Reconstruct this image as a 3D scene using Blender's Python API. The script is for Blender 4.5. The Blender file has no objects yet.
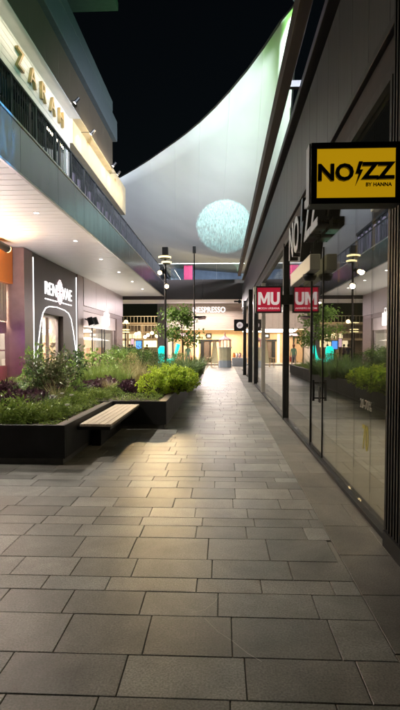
import bpy, math, random
from mathutils import Vector, Matrix
R = math.radians
rnd = random.Random(7)
sc = bpy.context.scene
col = sc.collection

# ------------------------------------------------------------------ camera
CAM_H = 1.6
F = 500.0                       # focal length in photo pixels (400 x 710)
YAW, PITCH = math.atan(22/F), math.atan(19/F)
cd = bpy.data.cameras.new('camera')
cam = bpy.data.objects.new('camera', cd); col.objects.link(cam)
cd.sensor_fit = 'VERTICAL'; cd.sensor_height = 36; cd.lens = 36*F/710
cd.shift_y = 10/710
cd.clip_start = 0.05; cd.clip_end = 1500
cam.location = (0, 0, CAM_H)
cam.rotation_euler = (math.pi/2-PITCH, 0, YAW)
sc.camera = cam
ROT = cam.rotation_euler.to_matrix()
def P(px, py, Y):
    """design helper: point at distance Y down the lane seen at photo pixel px,py"""
    d = ROT @ Vector(((px-200)/F, (365-py)/F, -1))
    t = Y/d.y
    return Vector((d.x*t, Y, CAM_H+d.z*t))

# ------------------------------------------------------------------ materials
def nt(m):
    m.use_nodes = True
    return m.node_tree, m.node_tree.nodes, m.node_tree.links
def pbsdf(n):
    return next(x for x in n if x.type == 'BSDF_PRINCIPLED')
def mat(name, c, rough=.5, metal=0., var=.12, scale=6., bump=0., bscale=60., stretch=(1,1,1), spec=.5, rvar=.1, coat=0):
    m = bpy.data.materials.new(name); t, n, l = nt(m); b = pbsdf(n)
    tc = n.new('ShaderNodeTexCoord'); mp = n.new('ShaderNodeMapping'); mp.inputs['Scale'].default_value = stretch
    l.new(tc.outputs['Object'], mp.inputs['Vector'])
    no = n.new('ShaderNodeTexNoise'); no.inputs['Scale'].default_value = scale; no.inputs['Detail'].default_value = 6
    l.new(mp.outputs[0], no.inputs['Vector'])
    mr = n.new('ShaderNodeMapRange'); mr.inputs['From Min'].default_value = .25; mr.inputs['From Max'].default_value = .75
    mr.inputs['To Min'].default_value = 1-var; mr.inputs['To Max'].default_value = 1+var
    l.new(no.outputs['Fac'], mr.inputs['Value'])
    mx = n.new('ShaderNodeMix'); mx.data_type = 'RGBA'; mx.blend_type = 'MULTIPLY'; mx.inputs['Factor'].default_value = 1
    mx.inputs['A'].default_value = (*c, 1)
    l.new(mr.outputs[0], mx.inputs['B']); l.new(mx.outputs['Result'], b.inputs['Base Color'])
    r2 = n.new('ShaderNodeMapRange'); r2.inputs['To Min'].default_value = max(.02, rough-rvar); r2.inputs['To Max'].default_value = min(1, rough+rvar)
    l.new(no.outputs['Fac'], r2.inputs['Value']); l.new(r2.outputs[0], b.inputs['Roughness'])
    b.inputs['Metallic'].default_value = metal
    b.inputs['Specular IOR Level'].default_value = spec
    b.inputs['Coat Weight'].default_value = coat
    if bump:
        n2 = n.new('ShaderNodeTexNoise'); n2.inputs['Scale'].default_value = bscale; n2.inputs['Detail'].default_value = 4
        l.new(mp.outputs[0], n2.inputs['Vector'])
        bp = n.new('ShaderNodeBump'); bp.inputs['Strength'].default_value = bump; bp.inputs['Distance'].default_value = .02
        l.new(n2.outputs['Fac'], bp.inputs['Height']); l.new(bp.outputs[0], b.inputs['Normal'])
    return m
def emit(name, c, s, var=0.):
    m = bpy.data.materials.new(name); t, n, l = nt(m); b = pbsdf(n)
    b.inputs['Base Color'].default_value = (*[min(.8, x) for x in c], 1)
    b.inputs['Emission Color'].default_value = (*c, 1); b.inputs['Emission Strength'].default_value = s
    b.inputs['Roughness'].default_value = .4
    return m
def glass(name, r0=.1, tint=(.93, .95, .94), rough=.0, streak=0.):
    m = bpy.data.materials.new(name); t, n, l = nt(m)
    n.remove(pbsdf(n)); out = next(x for x in n if x.type == 'OUTPUT_MATERIAL')
    g = n.new('ShaderNodeNewGeometry'); dt = n.new('ShaderNodeVectorMath'); dt.operation = 'DOT_PRODUCT'
    l.new(g.outputs['Normal'], dt.inputs[0]); l.new(g.outputs['Incoming'], dt.inputs[1])
    def mth(op, a, b=None):
        x = n.new('ShaderNodeMath'); x.operation = op
        for i, v in enumerate((a, b)):
            if v is None: continue
            if isinstance(v, (int, float)): x.inputs[i].default_value = v
            else: l.new(v, x.inputs[i])
        return x.outputs[0]
    a = mth('ABSOLUTE', dt.outputs['Value']); a = mth('SUBTRACT', 1, a); a = mth('POWER', a, 5)
    a = mth('MULTIPLY', a, 1-r0); fac = mth('ADD', a, r0)
    tr = n.new('ShaderNodeBsdfTransparent'); tr.inputs[0].default_value = (*tint, 1)
    gl = n.new('ShaderNodeBsdfGlossy'); gl.inputs['Roughness'].default_value = rough; gl.inputs['Color'].default_value = (.95, .95, .95, 1)
    mx = n.new('ShaderNodeMixShader'); l.new(fac, mx.inputs[0]); l.new(tr.outputs[0], mx.inputs[1]); l.new(gl.outputs[0], mx.inputs[2])
    l.new(mx.outputs[0], out.inputs['Surface'])
    return m
def leafmat(name, c1, c2, trans=.3, rough=.45):
    m = bpy.data.materials.new(name); t, n, l = nt(m); b = pbsdf(n); out = next(x for x in n if x.type == 'OUTPUT_MATERIAL')
    g = n.new('ShaderNodeNewGeometry'); oi = n.new('ShaderNodeObjectInfo')
    ad = n.new('ShaderNodeMath'); ad.operation = 'MULTIPLY_ADD'; ad.inputs[1].default_value = .3
    l.new(oi.outputs['Random'], ad.inputs[0]); 
    ml = n.new('ShaderNodeMath'); ml.operation = 'MULTIPLY'; ml.inputs[1].default_value = .8; l.new(g.outputs['Random Per Island'], ml.inputs[0])
    l.new(ml.outputs[0], ad.inputs[2])
    cr = n.new('ShaderNodeValToRGB'); kk = 1.0 if 'purple' in name or 'petal' in name else 1.6
    cr.color_ramp.elements[0].color = (*[x*kk for x in c1], 1); cr.color_ramp.elements[1].color = (*[x*kk for x in c2], 1)
    l.new(ad.outputs[0], cr.inputs[0]); l.new(cr.outputs[0], b.inputs['Base Color']); b.inputs['Roughness'].default_value = rough
    ts = n.new('ShaderNodeBsdfTranslucent'); l.new(cr.outputs[0], ts.inputs[0])
    mx = n.new('ShaderNodeMixShader'); mx.inputs[0].default_value = trans
    l.new(b.outputs[0], mx.inputs[1]); l.new(ts.outputs[0], mx.inputs[2]); l.new(mx.outputs[0], out.inputs['Surface'])
    return m

M = {}
M['black'] = mat('black_metal', (.018, .018, .02), .4, .3, .2, 8)
M['blackframe'] = mat('black_frame', (.010, .010, .011), .5, 0, .2, 8, spec=.25)
M['planter'] = mat('planter_steel', (.010, .010, .0105), .55, .0, .6, 3, .08, 25, spec=.25)
M['rim'] = mat('corten_rim', (.07, .045, .032), .6, .0, .3, 12, .1)
M['soil'] = mat('soil', (.035, .022, .015), .95, 0, .4, 20, .6, 40)
M['wood'] = mat('bench_wood', (.40, .33, .26), .5, 0, .25, 5, .12, 30, (14, 1, 1))
M['plinth'] = mat('plinth_stone', (.06, .058, .055), .6, 0, .2, 10, .1)
M['soffit'] = mat('soffit_white', (.74, .72, .70), .38, .0, .04, 3, 0)
M['fascia'] = mat('fascia_metal', (.10, .104, .103), .24, .8, .22, 2.2, .05, 3, (1, 2, .4))
M['trim'] = mat('trim_metal', (.50, .48, .44), .35, .6, .1)
M['deck'] = mat('deck_concrete', (.16, .155, .15), .8, 0, .2, 5, .2)
M['whiteclad'] = mat('white_cladding', (.74, .72, .70), .5, 0, .10, 3, .02, 60, (1, .6, 4))
M['beige'] = mat('beige_render', (.55, .46, .30), .75, 0, .14, 3, .1, 60)
M['brown'] = mat('brown_panel', (.085, .066, .045), .6, 0, .28, 5, .06, 30, (1, 4, .3))
M['spillconc'] = mat('spill_tinted_concrete', (.075, .092, .10), .65, 0, .2, 4, .08, 30, (1, 3, .5))  # grey concrete; the sail's teal light spill is mixed into the base colour
M['orange'] = mat('orange_panel', (.85, .26, .05), .45, 0, .05)
M['mauve'] = mat('mauve_panel', (.26, .18, .18), .4, .1, .12, 4, .02)
M['darkmauve'] = mat('dark_mauve_wall', (.085, .068, .072), .5, 0, .15, 6, .04)
M['pinkpanel'] = mat('pale_pink_panel', (.60, .50, .52), .4, .1, .07, 4)
M['cream'] = mat('cream_curtain', (.70, .62, .42), .8, 0, .1, 8)
M['boxwood'] = mat('pale_wood', (.55, .38, .20), .5, 0, .15, 6, .03, 30, (1, 1, 9))
M['floorin'] = mat('interior_floor', (.30, .27, .23), .35, 0, .1)
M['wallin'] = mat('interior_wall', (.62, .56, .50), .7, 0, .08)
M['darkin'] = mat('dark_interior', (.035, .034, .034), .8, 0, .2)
M['panel'] = mat('grey_metal_panel', (.06, .061, .064), .42, .35, .13, 4, .03, 20, (1, 5, .3))
M['recess'] = mat('dark_recess', (.02, .02, .022), .7, 0, .2)
M['beamwood'] = mat('dark_beam', (.065, .05, .045), .55, 0, .3, 8, .08, 30, (1, .2, 1))
M['bridge'] = mat('bridge_fascia', (.042, .029, .028), .75, .0, .14, 3, .03, 20)
M['sail'] = mat('sail_fabric', (.70, .70, .69), .7, 0, .07, .35, .25, .8)
M['tan'] = mat('tan_slats', (.50, .42, .33), .6, 0, .12, 4, .08, 10, (1, 1, 16))
M['tanwall'] = mat('tan_wall', (.58, .38, .22), .6, 0, .1)
M['blueblock'] = mat('slate_blue_block', (.20, .22, .25), .6, 0, .2, 2)  # blue tone of the sail reflection, for the added block
M['greyconc'] = mat('grey_concrete', (.33, .29, .27), .8, 0, .15, 4, .1)
M['white'] = mat('white_paint', (.78, .78, .77), .5, 0, .05)
M['paleblue'] = mat('pale_blue_paint', (.45, .52, .62), .5, 0, .08)
M['palecream'] = mat('pale_cream_paint', (.72, .66, .45), .5, 0, .08)
M['palepink'] = mat('pale_pink_paint', (.75, .42, .42), .5, 0, .08)
M['gold'] = mat('brass_letters', (.30, .21, .085), .45, .4, .12, 10)
M['blackletter'] = mat('black_letters', (.012, .012, .014), .3, 0, .1)
M['silver'] = mat('silver_letters', (.42, .42, .43), .3, .2, .08)
M['bark'] = mat('bark', (.09, .065, .045), .9, 0, .3, 12, .4)
M['ground'] = mat('ground_paving', (.20, .19, .175), .6, 0, .2, 2, .1)
M['grout'] = mat('dark_joint', (.03, .028, .025), .9, 0, .3, 20)
M['glass'] = glass('shop_glass', .28, (.88, .90, .88))
M['glassleft'] = glass('window_glass', .05, (.95, .95, .95))
M['balcony'] = glass('balcony_glass', .10, (.75, .82, .90))
M['yellow'] = emit('yellow_sign_face', (.90, .50, .006), .34)
M['red'] = emit('red_sign_face', (.42, .008, .035), .40)
M['signwhite'] = emit('sign_lettering', (1, .82, .86), .30)
M['led'] = emit('white_led', (1, .97, .95), 1.6)
M['letterled'] = emit('lit_lettering', (1, .96, .95), 1.1)
M['ledwarm'] = emit('warm_led', (1, .78, .45), 4.0)
M['lampwarm'] = emit('lamp_glow', (1, .70, .34), 6)
M['lampdisc'] = emit('lamp_disc', (1, .80, .40), 1.7)
M['downlight'] = emit('downlight_lens', (1, .93, .85), 10)
M['pinkled'] = emit('pink_screen', (1, .03, .10), .75)
M['tealglow'] = emit('teal_glow', (.0, .80, .62), 1.15)
M['bluescreen'] = emit('blue_screen', (.12, .38, 1), 1.3)
M['whitescreen'] = emit('white_light_panel', (1, .96, .92), 1.5)
M['warmpanel'] = emit('warm_light_panel', (1, .80, .50), 1.1)
M['greenexit'] = emit('green_exit_light', (.1, .8, .5), 1.2)
M['violet'] = emit('violet_tube', (.45, .35, 1), 3.0)
M['skypink'] = emit('pink_glow', (1, .62, .72), .75)  # pink screens, and the pink light painted on the canopy edge
M['string'] = emit('festoon_bulb', (1, .72, .35), 6)
M['logo'] = emit('glowing_logo', (1, .96, .93), 2.6)

# leaf materials
L = {
 'green': leafmat('leaf_green', (.05, .10, .022), (.15, .23, .05)),
 'dark': leafmat('leaf_dark', (.018, .04, .012), (.06, .11, .03)),
 'purple': leafmat('leaf_purple', (.036, .015, .028), (.115, .048, .072), .2),
 'lime': leafmat('leaf_lime', (.11, .19, .014), (.38, .47, .05), .35),
 'grass': leafmat('leaf_grass', (.06, .11, .02), (.19, .25, .06), .3),
 'dgrass': leafmat('leaf_dark_grass', (.03, .065, .018), (.09, .14, .04), .3),
 'straw': leafmat('leaf_straw', (.14, .12, .05), (.30, .26, .13), .3),
 'carpet': leafmat('leaf_carpet', (.05, .085, .018), (.18, .24, .05), .25),
 'pinkleaf': leafmat('leaf_pinkish', (.045, .06, .028), (.13, .13, .07), .25),
 'petal': leafmat('white_petal', (.7, .7, .66), (.8, .8, .76), .2),
}

# ------------------------------------------------------------------ mesh helpers
def wloc(o):
    v = Vector((0, 0, 0))
    while o is not None:
        v += Vector(o.location); o = o.parent
    return v
def tag(o, label=None, cat=None, group=None, kind=None):
    if label: o['label'] = label
    if cat: o['category'] = cat
    if group: o['group'] = group
    if kind: o['kind'] = kind
    return o
def thing(name, label, cat, loc=(0, 0, 0), rz=0, group=None):
    o = bpy.data.objects.new(name, None); col.objects.link(o)
    o.empty_display_size = .1
    o.location = loc; o.rotation_euler = (0, 0, rz)
    return tag(o, label, cat, group)
class MB:
    def __init__(s): s.v = []; s.f = []; s.mi = []; s.cur = 0; s.tint = None
    def quad(s, a, b, c, d):
        i = len(s.v); s.v += [tuple(a), tuple(b), tuple(c), tuple(d)]; s.f.append((i, i+1, i+2, i+3)); s.mi.append(s.cur)
    def tri(s, a, b, c):
        i = len(s.v); s.v += [tuple(a), tuple(b), tuple(c)]; s.f.append((i, i+1, i+2)); s.mi.append(s.cur)
    def box(s, x0, x1, y0, y1, z0, z1):
        i = len(s.v)
        s.v += [(x0,y0,z0),(x1,y0,z0),(x1,y1,z0),(x0,y1,z0),(x0,y0,z1),(x1,y0,z1),(x1,y1,z1),(x0,y1,z1)]
        for q in ((3,2,1,0),(4,5,6,7),(0,1,5,4),(1,2,6,5),(2,3,7,6),(3,0,4,7)):
            s.f.append(tuple(i+k for k in q)); s.mi.append(s.cur)
        return s
    def tube(s, pts, r, seg=8, cap=True):
        pts = [Vector(p) for p in pts]
        rs = r if isinstance(r, (list, tuple)) else [r]*len(pts)
        rings = []
        for k, p in enumerate(pts):
            d = (pts[min(k+1, len(pts)-1)]-pts[max(k-1, 0)]).normalized()
            u = d.cross(Vector((0, 0, 1)))
            if u.length < 1e-3: u = Vector((1, 0, 0))
            u.normalize(); w = d.cross(u)
            i0 = len(s.v)
            for a in range(seg):
                t = 2*math.pi*a/seg; s.v.append(tuple(p+(u*math.cos(t)+w*math.sin(t))*rs[k]))
            rings.append(i0)
        for a, b in zip(rings, rings[1:]):
            for k in range(seg):
                s.f.append((a+k, a+(k+1) % seg, b+(k+1) % seg, b+k)); s.mi.append(s.cur)
        if cap:
            s.f.append(tuple(rings[0]+k for k in reversed(range(seg)))); s.mi.append(s.cur)
            s.f.append(tuple(rings[-1]+k for k in range(seg))); s.mi.append(s.cur)
        return s
    def lathe(s, c, prof, seg=16, axis='z'):
        c = Vector(c); rings = []
        for r, z in prof:
            i0 = len(s.v)
            for a in range(seg):
                t = 2*math.pi*a/seg
                if axis == 'z': o = Vector((r*math.cos(t), r*math.sin(t), z))
                elif axis == 'y': o = Vector((r*math.cos(t), z, r*math.sin(t)))
                else: o = Vector((z, r*math.cos(t), r*math.sin(t)))
                s.v.append(tuple(c+o))
            rings.append(i0)
        for a, b in zip(rings, rings[1:]):
            for k in range(seg):
                s.f.append((a+k, a+(k+1) % seg, b+(k+1) % seg, b+k)); s.mi.append(s.cur)
        s.f.append(tuple(rings[0]+k for k in reversed(range(seg)))); s.mi.append(s.cur)
        s.f.append(tuple(rings[-1]+k for k in range(seg))); s.mi.append(s.cur)
        return s
    def prism(s, pts, off):
        """polygon (3D pts) extruded by vector off"""
        off = Vector(off); i = len(s.v); k = len(pts)
        s.v += [tuple(p) for p in pts]+[tuple(Vector(p)+off) for p in pts]
        s.f.append(tuple(range(i, i+k))); s.mi.append(s.cur)
        s.f.append(tuple(reversed(range(i+k, i+2*k)))); s.mi.append(s.cur)
        for a in range(k):
            b = (a+1) % k
            s.f.append((i+a, i+k+a, i+k+b, i+b)); s.mi.append(s.cur)
        return s
    def leaf(s, p, d, n, ln, w, fold=.25):
        d = d.normalized(); side = d.cross(n)
        if side.length < 1e-4: side = Vector((1, 0, 0))
        side.normalize(); up = side.cross(d)
        m = p+d*ln*.45
        i = len(s.v)
        s.v += [tuple(p), tuple(m-side*w*.5+up*w*fold), tuple(p+d*ln-up*ln*.12), tuple(m+side*w*.5+up*w*fold)]
        s.f += [(i, i+2, i+1), (i, i+3, i+2)]; s.mi += [s.cur]*2
    def blade(s, p, d, ln, w, bend, seg=3):
        d = Vector(d).normalized(); h = Vector((d.x, d.y, 0))
        if h.length < 1e-3: h = Vector((1, 0, 0))
        h.normalize(); side = h.cross(Vector((0, 0, 1))); i = len(s.v)
        q = Vector(p); dd = d.copy()
        for k in range(seg+1):
            ww = w*(1-(k/seg)**1.5)*.5+.0008
            s.v += [tuple(q-side*ww), tuple(q+side*ww)]
            q = q+dd*ln/seg; dd = (dd+h*bend/seg-Vector((0, 0, bend*.6/seg))).normalized()
        for k in range(seg):
            a = i+2*k; s.f.append((a, a+1, a+3, a+2)); s.mi.append(s.cur)
    def build(s, name, m, parent=None, bev=0, smooth=False, local=False):
        me = bpy.data.meshes.new(name)
        o = Vector((0, 0, 0)) if (parent is None or local) else wloc(parent)
        me.from_pydata([(x-o.x, y-o.y, z-o.z) for x, y, z in s.v], [], s.f)
        for x in (m if isinstance(m, (list, tuple)) else [m]): me.materials.append(x)
        me.polygons.foreach_set('material_index', s.mi)
        if smooth: me.polygons.foreach_set('use_smooth', [True]*len(me.polygons))
        me.update()
        ob = bpy.data.objects.new(name, me); col.objects.link(ob); ob.parent = parent
        if bev:
            bm = ob.modifiers.new('bevel', 'BEVEL'); bm.width = bev; bm.segments = 2; bm.limit_method = 'ANGLE'
        return ob
def bx(name, m, parent, *a, bev=0):
    return MB().box(*a).build(name, m, parent, bev)
def text(name, body, m, parent, loc, rot, size, extrude=.01, offset=0., align='CENTER', sx=1., space=1., shear=0):
    c = bpy.data.curves.new(name, 'FONT'); c.body = body; c.size = size; c.extrude = extrude; c.offset = offset
    c.align_x = align; c.align_y = 'CENTER'; c.space_character = space; c.shear = shear
    c.materials.append(m); c.resolution_u = 3
    tmp = bpy.data.objects.new(name, c); col.objects.link(tmp)
    dg = bpy.context.evaluated_depsgraph_get()
    me = bpy.data.meshes.new_from_object(tmp.evaluated_get(dg)); bpy.data.objects.remove(tmp)
    me.materials.clear(); me.materials.append(m)
    o = bpy.data.objects.new(name, me); col.objects.link(o); o.parent = parent
    o.location = Vector(loc)-wloc(parent); o.rotation_euler = rot; o.scale = (sx, 1, 1)
    return o
def aim(o, target):
    o.rotation_euler = (Vector(target)-Vector(o.location)).to_track_quat('-Z', 'Y').to_euler()
def lamp(kind, name, loc, power, color, target=None, parent=None, size=.1, angle=90, blend=.5, sizey=None):
    ld = bpy.data.lights.new(name, kind); ld.energy = power; ld.color = color
    o = bpy.data.objects.new(name, ld); col.objects.link(o)
    o.location = loc
    if target is not None: aim(o, target)
    if kind == 'SPOT': ld.spot_size = R(angle); ld.spot_blend = blend; ld.shadow_soft_size = size
    elif kind == 'POINT': ld.shadow_soft_size = size
    elif kind == 'AREA':
        ld.size = size
        if sizey: ld.shape = 'RECTANGLE'; ld.size_y = sizey
    if parent is not None:
        o.parent = parent; o.location = Vector(loc)-wloc(parent)
    return o
FACE_CAM = (math.pi/2, 0, 0)              # reads towards -Y
FACE_RIGHT = (math.pi/2, 0, math.pi/2)    # on a left-hand wall, reads towards +X
FACE_LEFT = (math.pi/2, 0, -math.pi/2)    # on a right-hand wall, reads towards -X
ORD = ['first','second','third','fourth','fifth','sixth','seventh','eighth','ninth','tenth','eleventh','twelfth','thirteenth','fourteenth','fifteenth','sixteenth','seventeenth','eighteenth','nineteenth','twentieth']

# ------------------------------------------------------------------ world
w = bpy.data.worlds.new('World'); sc.world = w; w.use_nodes = True
wn = w.node_tree.nodes; wl = w.node_tree.links
bg = next(x for x in wn if x.type == 'BACKGROUND')
sky = wn.new('ShaderNodeTexSky'); sky.sky_type = 'NISHITA'; sky.sun_disc = False
sky.sun_elevation = R(6); sky.sun_rotation = R(200)
bg.inputs['Strength'].default_value = .0012
wl.new(sky.outputs[0], bg.inputs['Color'])
sun = lamp('SUN', 'night_sun', (0, -10, 40), .004, (1, .95, .9), (4, 5, 0)); sun.data.angle = R(.5)

# ------------------------------------------------------------------ ground and paving
g = MB(); g.quad((-400, -60, -.012), (400, -60, -.012), (400, 700, -.012), (-400, 700, -.012))
tag(g.build('ground', M['ground']), 'dark paved ground reaching far beyond the shops', None, None, 'structure')

def tilemat(name, c, rough):
    m = mat(name, c, rough, 0, .22, 3.5, .10, 230, rvar=.14)
    t, n, l = m.node_tree, m.node_tree.nodes, m.node_tree.links
    b = pbsdf(n); src = b.inputs['Base Color'].links[0].from_socket
    at = n.new('ShaderNodeAttribute'); at.attribute_name = 'tint'
    mx = n.new('ShaderNodeMix'); mx.data_type = 'RGBA'; mx.blend_type = 'MULTIPLY'; mx.inputs['Factor'].default_value = 1
    l.new(src, mx.inputs['A']); l.new(at.outputs['Color'], mx.inputs['B'])
    # fine speckle of the stone
    tc = n.new('ShaderNodeTexCoord'); sp = n.new('ShaderNodeTexNoise'); sp.inputs['Scale'].default_value = 95; sp.inputs['Detail'].default_value = 3
    l.new(tc.outputs['Object'], sp.inputs['Vector'])
    mr = n.new('ShaderNodeMapRange'); mr.inputs['From Min'].default_value = .3; mr.inputs['From Max'].default_value = .7
    mr.inputs['To Min'].default_value = .6; mr.inputs['To Max'].default_value = 1.4
    l.new(sp.outputs['Fac'], mr.inputs['Value'])
    st = n.new('ShaderNodeTexNoise'); st.inputs['Scale'].default_value = .9; st.inputs['Detail'].default_value = 7; st.inputs['Roughness'].default_value = .7; st.inputs['Distortion'].default_value = .5
    l.new(tc.outputs['Object'], st.inputs['Vector'])
    sr_ = n.new('ShaderNodeMapRange'); sr_.inputs['From Min'].default_value = .38; sr_.inputs['From Max'].default_value = .62; sr_.inputs['To Min'].default_value = .70; sr_.inputs['To Max'].default_value = 1.22
    l.new(st.outputs['Fac'], sr_.inputs['Value'])
    pm = n.new('ShaderNodeMath'); pm.operation = 'MULTIPLY'; l.new(mr.outputs[0], pm.inputs[0]); l.new(sr_.outputs[0], pm.inputs[1])
    m2 = n.new('ShaderNodeMix'); m2.data_type = 'RGBA'; m2.blend_type = 'MULTIPLY'; m2.inputs['Factor'].default_value = 1
    l.new(mx.outputs['Result'], m2.inputs['A']); l.new(pm.outputs[0], m2.inputs['B'])
    l.new(m2.outputs['Result'], b.inputs['Base Color'])
    return m
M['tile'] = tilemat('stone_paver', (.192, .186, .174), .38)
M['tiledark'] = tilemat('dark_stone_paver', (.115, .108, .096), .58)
def tiles(name, mat_, rows, x0, x1, lens, label, gap=.0042, z=0.):
    mb = MB(); tints = []
    for (ya, yb) in rows:
        x = x0-rnd.random()*.4
        while x < x1:
            ln = rnd.choice(lens); a, b = max(x, x0)+gap/2, min(x+ln, x1)-gap/2
            x += ln
            if b-a < .05: continue
            t = rnd.gauss(1, .20); t = max(.55, min(1.5, t)); hue = rnd.gauss(0, .02)
            y0_, y1_ = ya+gap/2, yb-gap/2
            e = .003; dz = rnd.uniform(-.0012, .0012)
            i = len(mb.v)
            mb.v += [(a, y0_, -.02), (b, y0_, -.02), (b, y1_, -.02), (a, y1_, -.02),
                     (a, y0_, z+dz-e), (b, y0_, z+dz-e), (b, y1_, z+dz-e), (a, y1_, z+dz-e),
                     (a+e, y0_+e, z+dz), (b-e, y0_+e, z+dz), (b-e, y1_-e, z+dz), (a+e, y1_-e, z+dz)]
            fs = [(8, 9, 10, 11)]
            for k in range(4):
                k2 = (k+1) % 4; fs += [(4+k, 4+k2, 8+k2, 8+k), (k, k2, 4+k2, 4+k)]
            for q in fs:
                mb.f.append(tuple(i+k for k in q)); mb.mi.append(0); tints.append((t*(1+hue), t, t*(1-hue), 1))
    o = mb.build(name, mat_)
    ca = o.data.color_attributes.new('tint', 'FLOAT_COLOR', 'CORNER')
    arr = []
    for p, c in zip(o.data.polygons, tints):
        arr += list(c)*p.loop_total
    ca.data.foreach_set('color', arr)
    tag(o, label, None, None, 'structure')
    return o
depths = [.312, .383, .288, .196, .304, .416, .281, .214, .28]
rows = []; y = 2.204; k = 0
while y < 46: rows.append((y, y+depths[k % 9])); y += depths[k % 9]; k += 1
y = 2.204; k = 8
while y > -3: rows.insert(0, (y-depths[k % 9], y)); y -= depths[k % 9]; k -= 1
tiles('pavement', M['tile'], rows, -8.2, .90, [.43, .47, .5, .56, .6], 'grey stone paving slabs laid in uneven courses along the lane')
rows2 = [(a, a+.62) for a in [(-3+.62*i) for i in range(79)]]
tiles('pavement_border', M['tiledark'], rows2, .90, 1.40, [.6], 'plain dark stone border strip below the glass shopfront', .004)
far = MB(); far.quad((-60, 30, -.006), (-8.2, 30, -.006), (-8.2, 120, -.006), (-60, 120, -.006)); far.quad((-8.2, 46, -.006), (20, 46, -.006), (20, 120, -.006), (-8.2, 120, -.006))
tag(far.build('plaza', M['ground']), 'open plaza paving beyond the footbridge', None, None, 'structure')
# pale scuffs on the slabs
sm = MB()
def scuff(pts, wd):
    pts = [Vector((p[0], p[1], .0022)) for p in pts]
    for a, b in zip(pts, pts[1:]):
        d = (b-a).normalized(); s = Vector((-d.y, d.x, 0))*wd
        sm.quad(a-s, b-s, b+s, a+s)
def fl(px, py):
    d = ROT @ Vector(((px-200)/F, (365-py)/F, -1)); t = -CAM_H/d.z
    return (d.x*t, d.y*t)
scuff([fl(205, 619), fl(218, 632), fl(232, 641), fl(248, 654), fl(262, 662)], .0022)
scuff([fl(191, 613), fl(205, 610), fl(215, 602), fl(219, 596)], .0018)
tag(sm.build('pavement_scuff', mat('scuff', (.42, .40, .37), .8)), 'pale curved scuff marks on the slabs', None, None, 'structure')

# ------------------------------------------------------------------ left building
XF, XW = -4.2, -7.2
ZS, ZD = 5.19, 6.185          # soffit underside, fascia top
lb = thing('shopping_building', 'two storey left building with white soffit, metal fascia and terrace above the planters', 'building', (XW, 16, 0))
s = MB()
y = -4.
while y < 36.0:
    s.box(-8.4, XF-.03, y+.011, min(y+.36, 36)-.011, ZS, ZS+.035); y += .36
s.build('soffit', M['soffit'], lb)
bx('deck_slab', M['deck'], lb, -9, XF-.06, -4, 36, ZS+.05, ZD-.03)
s = MB()
y = -4.
while y < 36.:
    s.box(XF-.055, XF, y+.003, min(y+2.4, 36)-.003, ZS+.02, ZD-.02); y += 2.4
s.build('fascia', M['fascia'], lb, .004)
s = MB(); s.box(XF-.10, XF+.02, -4, 36, ZD-.018, ZD+.03); s.build('coping', M['trim'], lb, .004)
s = MB(); s.box(XF-.06, XF+.006, -4, 36, ZS-.03, ZS+.017); s.build('drip_edge', M['trim'], lb, .004)
# upper storey
s = MB(); z = 8.86
while z < 10.4:
    s.box(-5.72, -5.6, -2, 18.45, z+.007, z+.19); z += .195
s.box(-5.9, -5.725, -2, 18.45, 8.87, 10.5); s.box(-5.9, -5.6, 18.2, 18.45, ZD, 8.86)
o = s.build('cladding_wall', M['whiteclad'], lb); o['label'] = 'white board clad wall behind the brass letters'
o = bx('render_wall', M['beige'], lb, -5.9, -5.5, 18.46, 28.6, 9.06, 10.56, bev=.01); o['label'] = 'warm beige rendered band lit by small spots'
bx('terrace_wall', M['recess'], lb, -6.4, -6.2, 18.46, 34, ZD, 9.06)
s = MB()
for i in range(15): s.box(-5.70, -5.64, -1.5+i*1.35, -1.43+i*1.35, ZD, 8.855)
s.box(-5.70, -5.64, -2, 18.19, 8.74, 8.858); s.build('window_frame', M['black'], lb)
bx('window_pane', M['glass'], lb, -5.68, -5.67, -2, 18.19, ZD, 8.73)
s = MB()
for i in range(40):
    y0 = -1.8+i*.5; s.box(-6.05+.04*(i % 2), -6.0+.04*(i % 2), y0, y0+.5, ZD+.05, 8.7)
s.build('blind', mat('taupe_blind', (.20, .16, .12), .8), lb)
s = MB()
for i in range(9):
    s.box(-6.19, -6.12, 18.6+i*1.7, 18.68+i*1.7, ZD, 9.05)
s.box(-6.19, -6.12, 18.5, 34, 8.9, 9.05)
s.build('window_frame', M['black'], lb)
s = MB()
for i in range(18):
    y0 = 18.75+i*.85
    for j in range(6):
        s.box(-6.6+.05*(j % 2)+.42, -6.56+.05*(j % 2)+.42, y0+j*.05, y0+j*.05+.05, ZD+.05, 8.7)
s.build('curtain', mat('mauve_curtain', (.16, .13, .17), .8), lb)
s = MB()
y = -2.
while y < 23.8:
    s.box(-6.4, -5.2, y+.004, min(y+1.2, 23.85)-.004, 9.95, 11.3); y += 1.2
bx('overhang_soffit', M['whiteclad'], lb, -5.6, -5.203, -2, 18.45, 9.925, 9.949)
bx('overhang_soffit', M['beige'], lb, -5.5, -5.203, 18.46, 23.84, 9.925, 9.949)
o = s.build('overhang', M['brown'], lb); o['label'] = 'dark brown panelled overhang above the lit wall'
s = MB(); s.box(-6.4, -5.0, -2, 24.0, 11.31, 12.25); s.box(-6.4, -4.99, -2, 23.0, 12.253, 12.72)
o = s.build('parapet', M['spillconc'], lb, .02)
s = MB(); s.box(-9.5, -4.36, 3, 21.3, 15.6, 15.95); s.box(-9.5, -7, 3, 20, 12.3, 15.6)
o = s.build('roof', M['spillconc'], lb, .02); o['label'] = 'projecting roof slab at the top of the building'
lamp('AREA', 'cove_lamp', (-5.16, 8.4, 9.86), 90, (1, .84, .62), (-5.75, 8.4, 8.6), lb, 19.5, sizey=.08)
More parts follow.
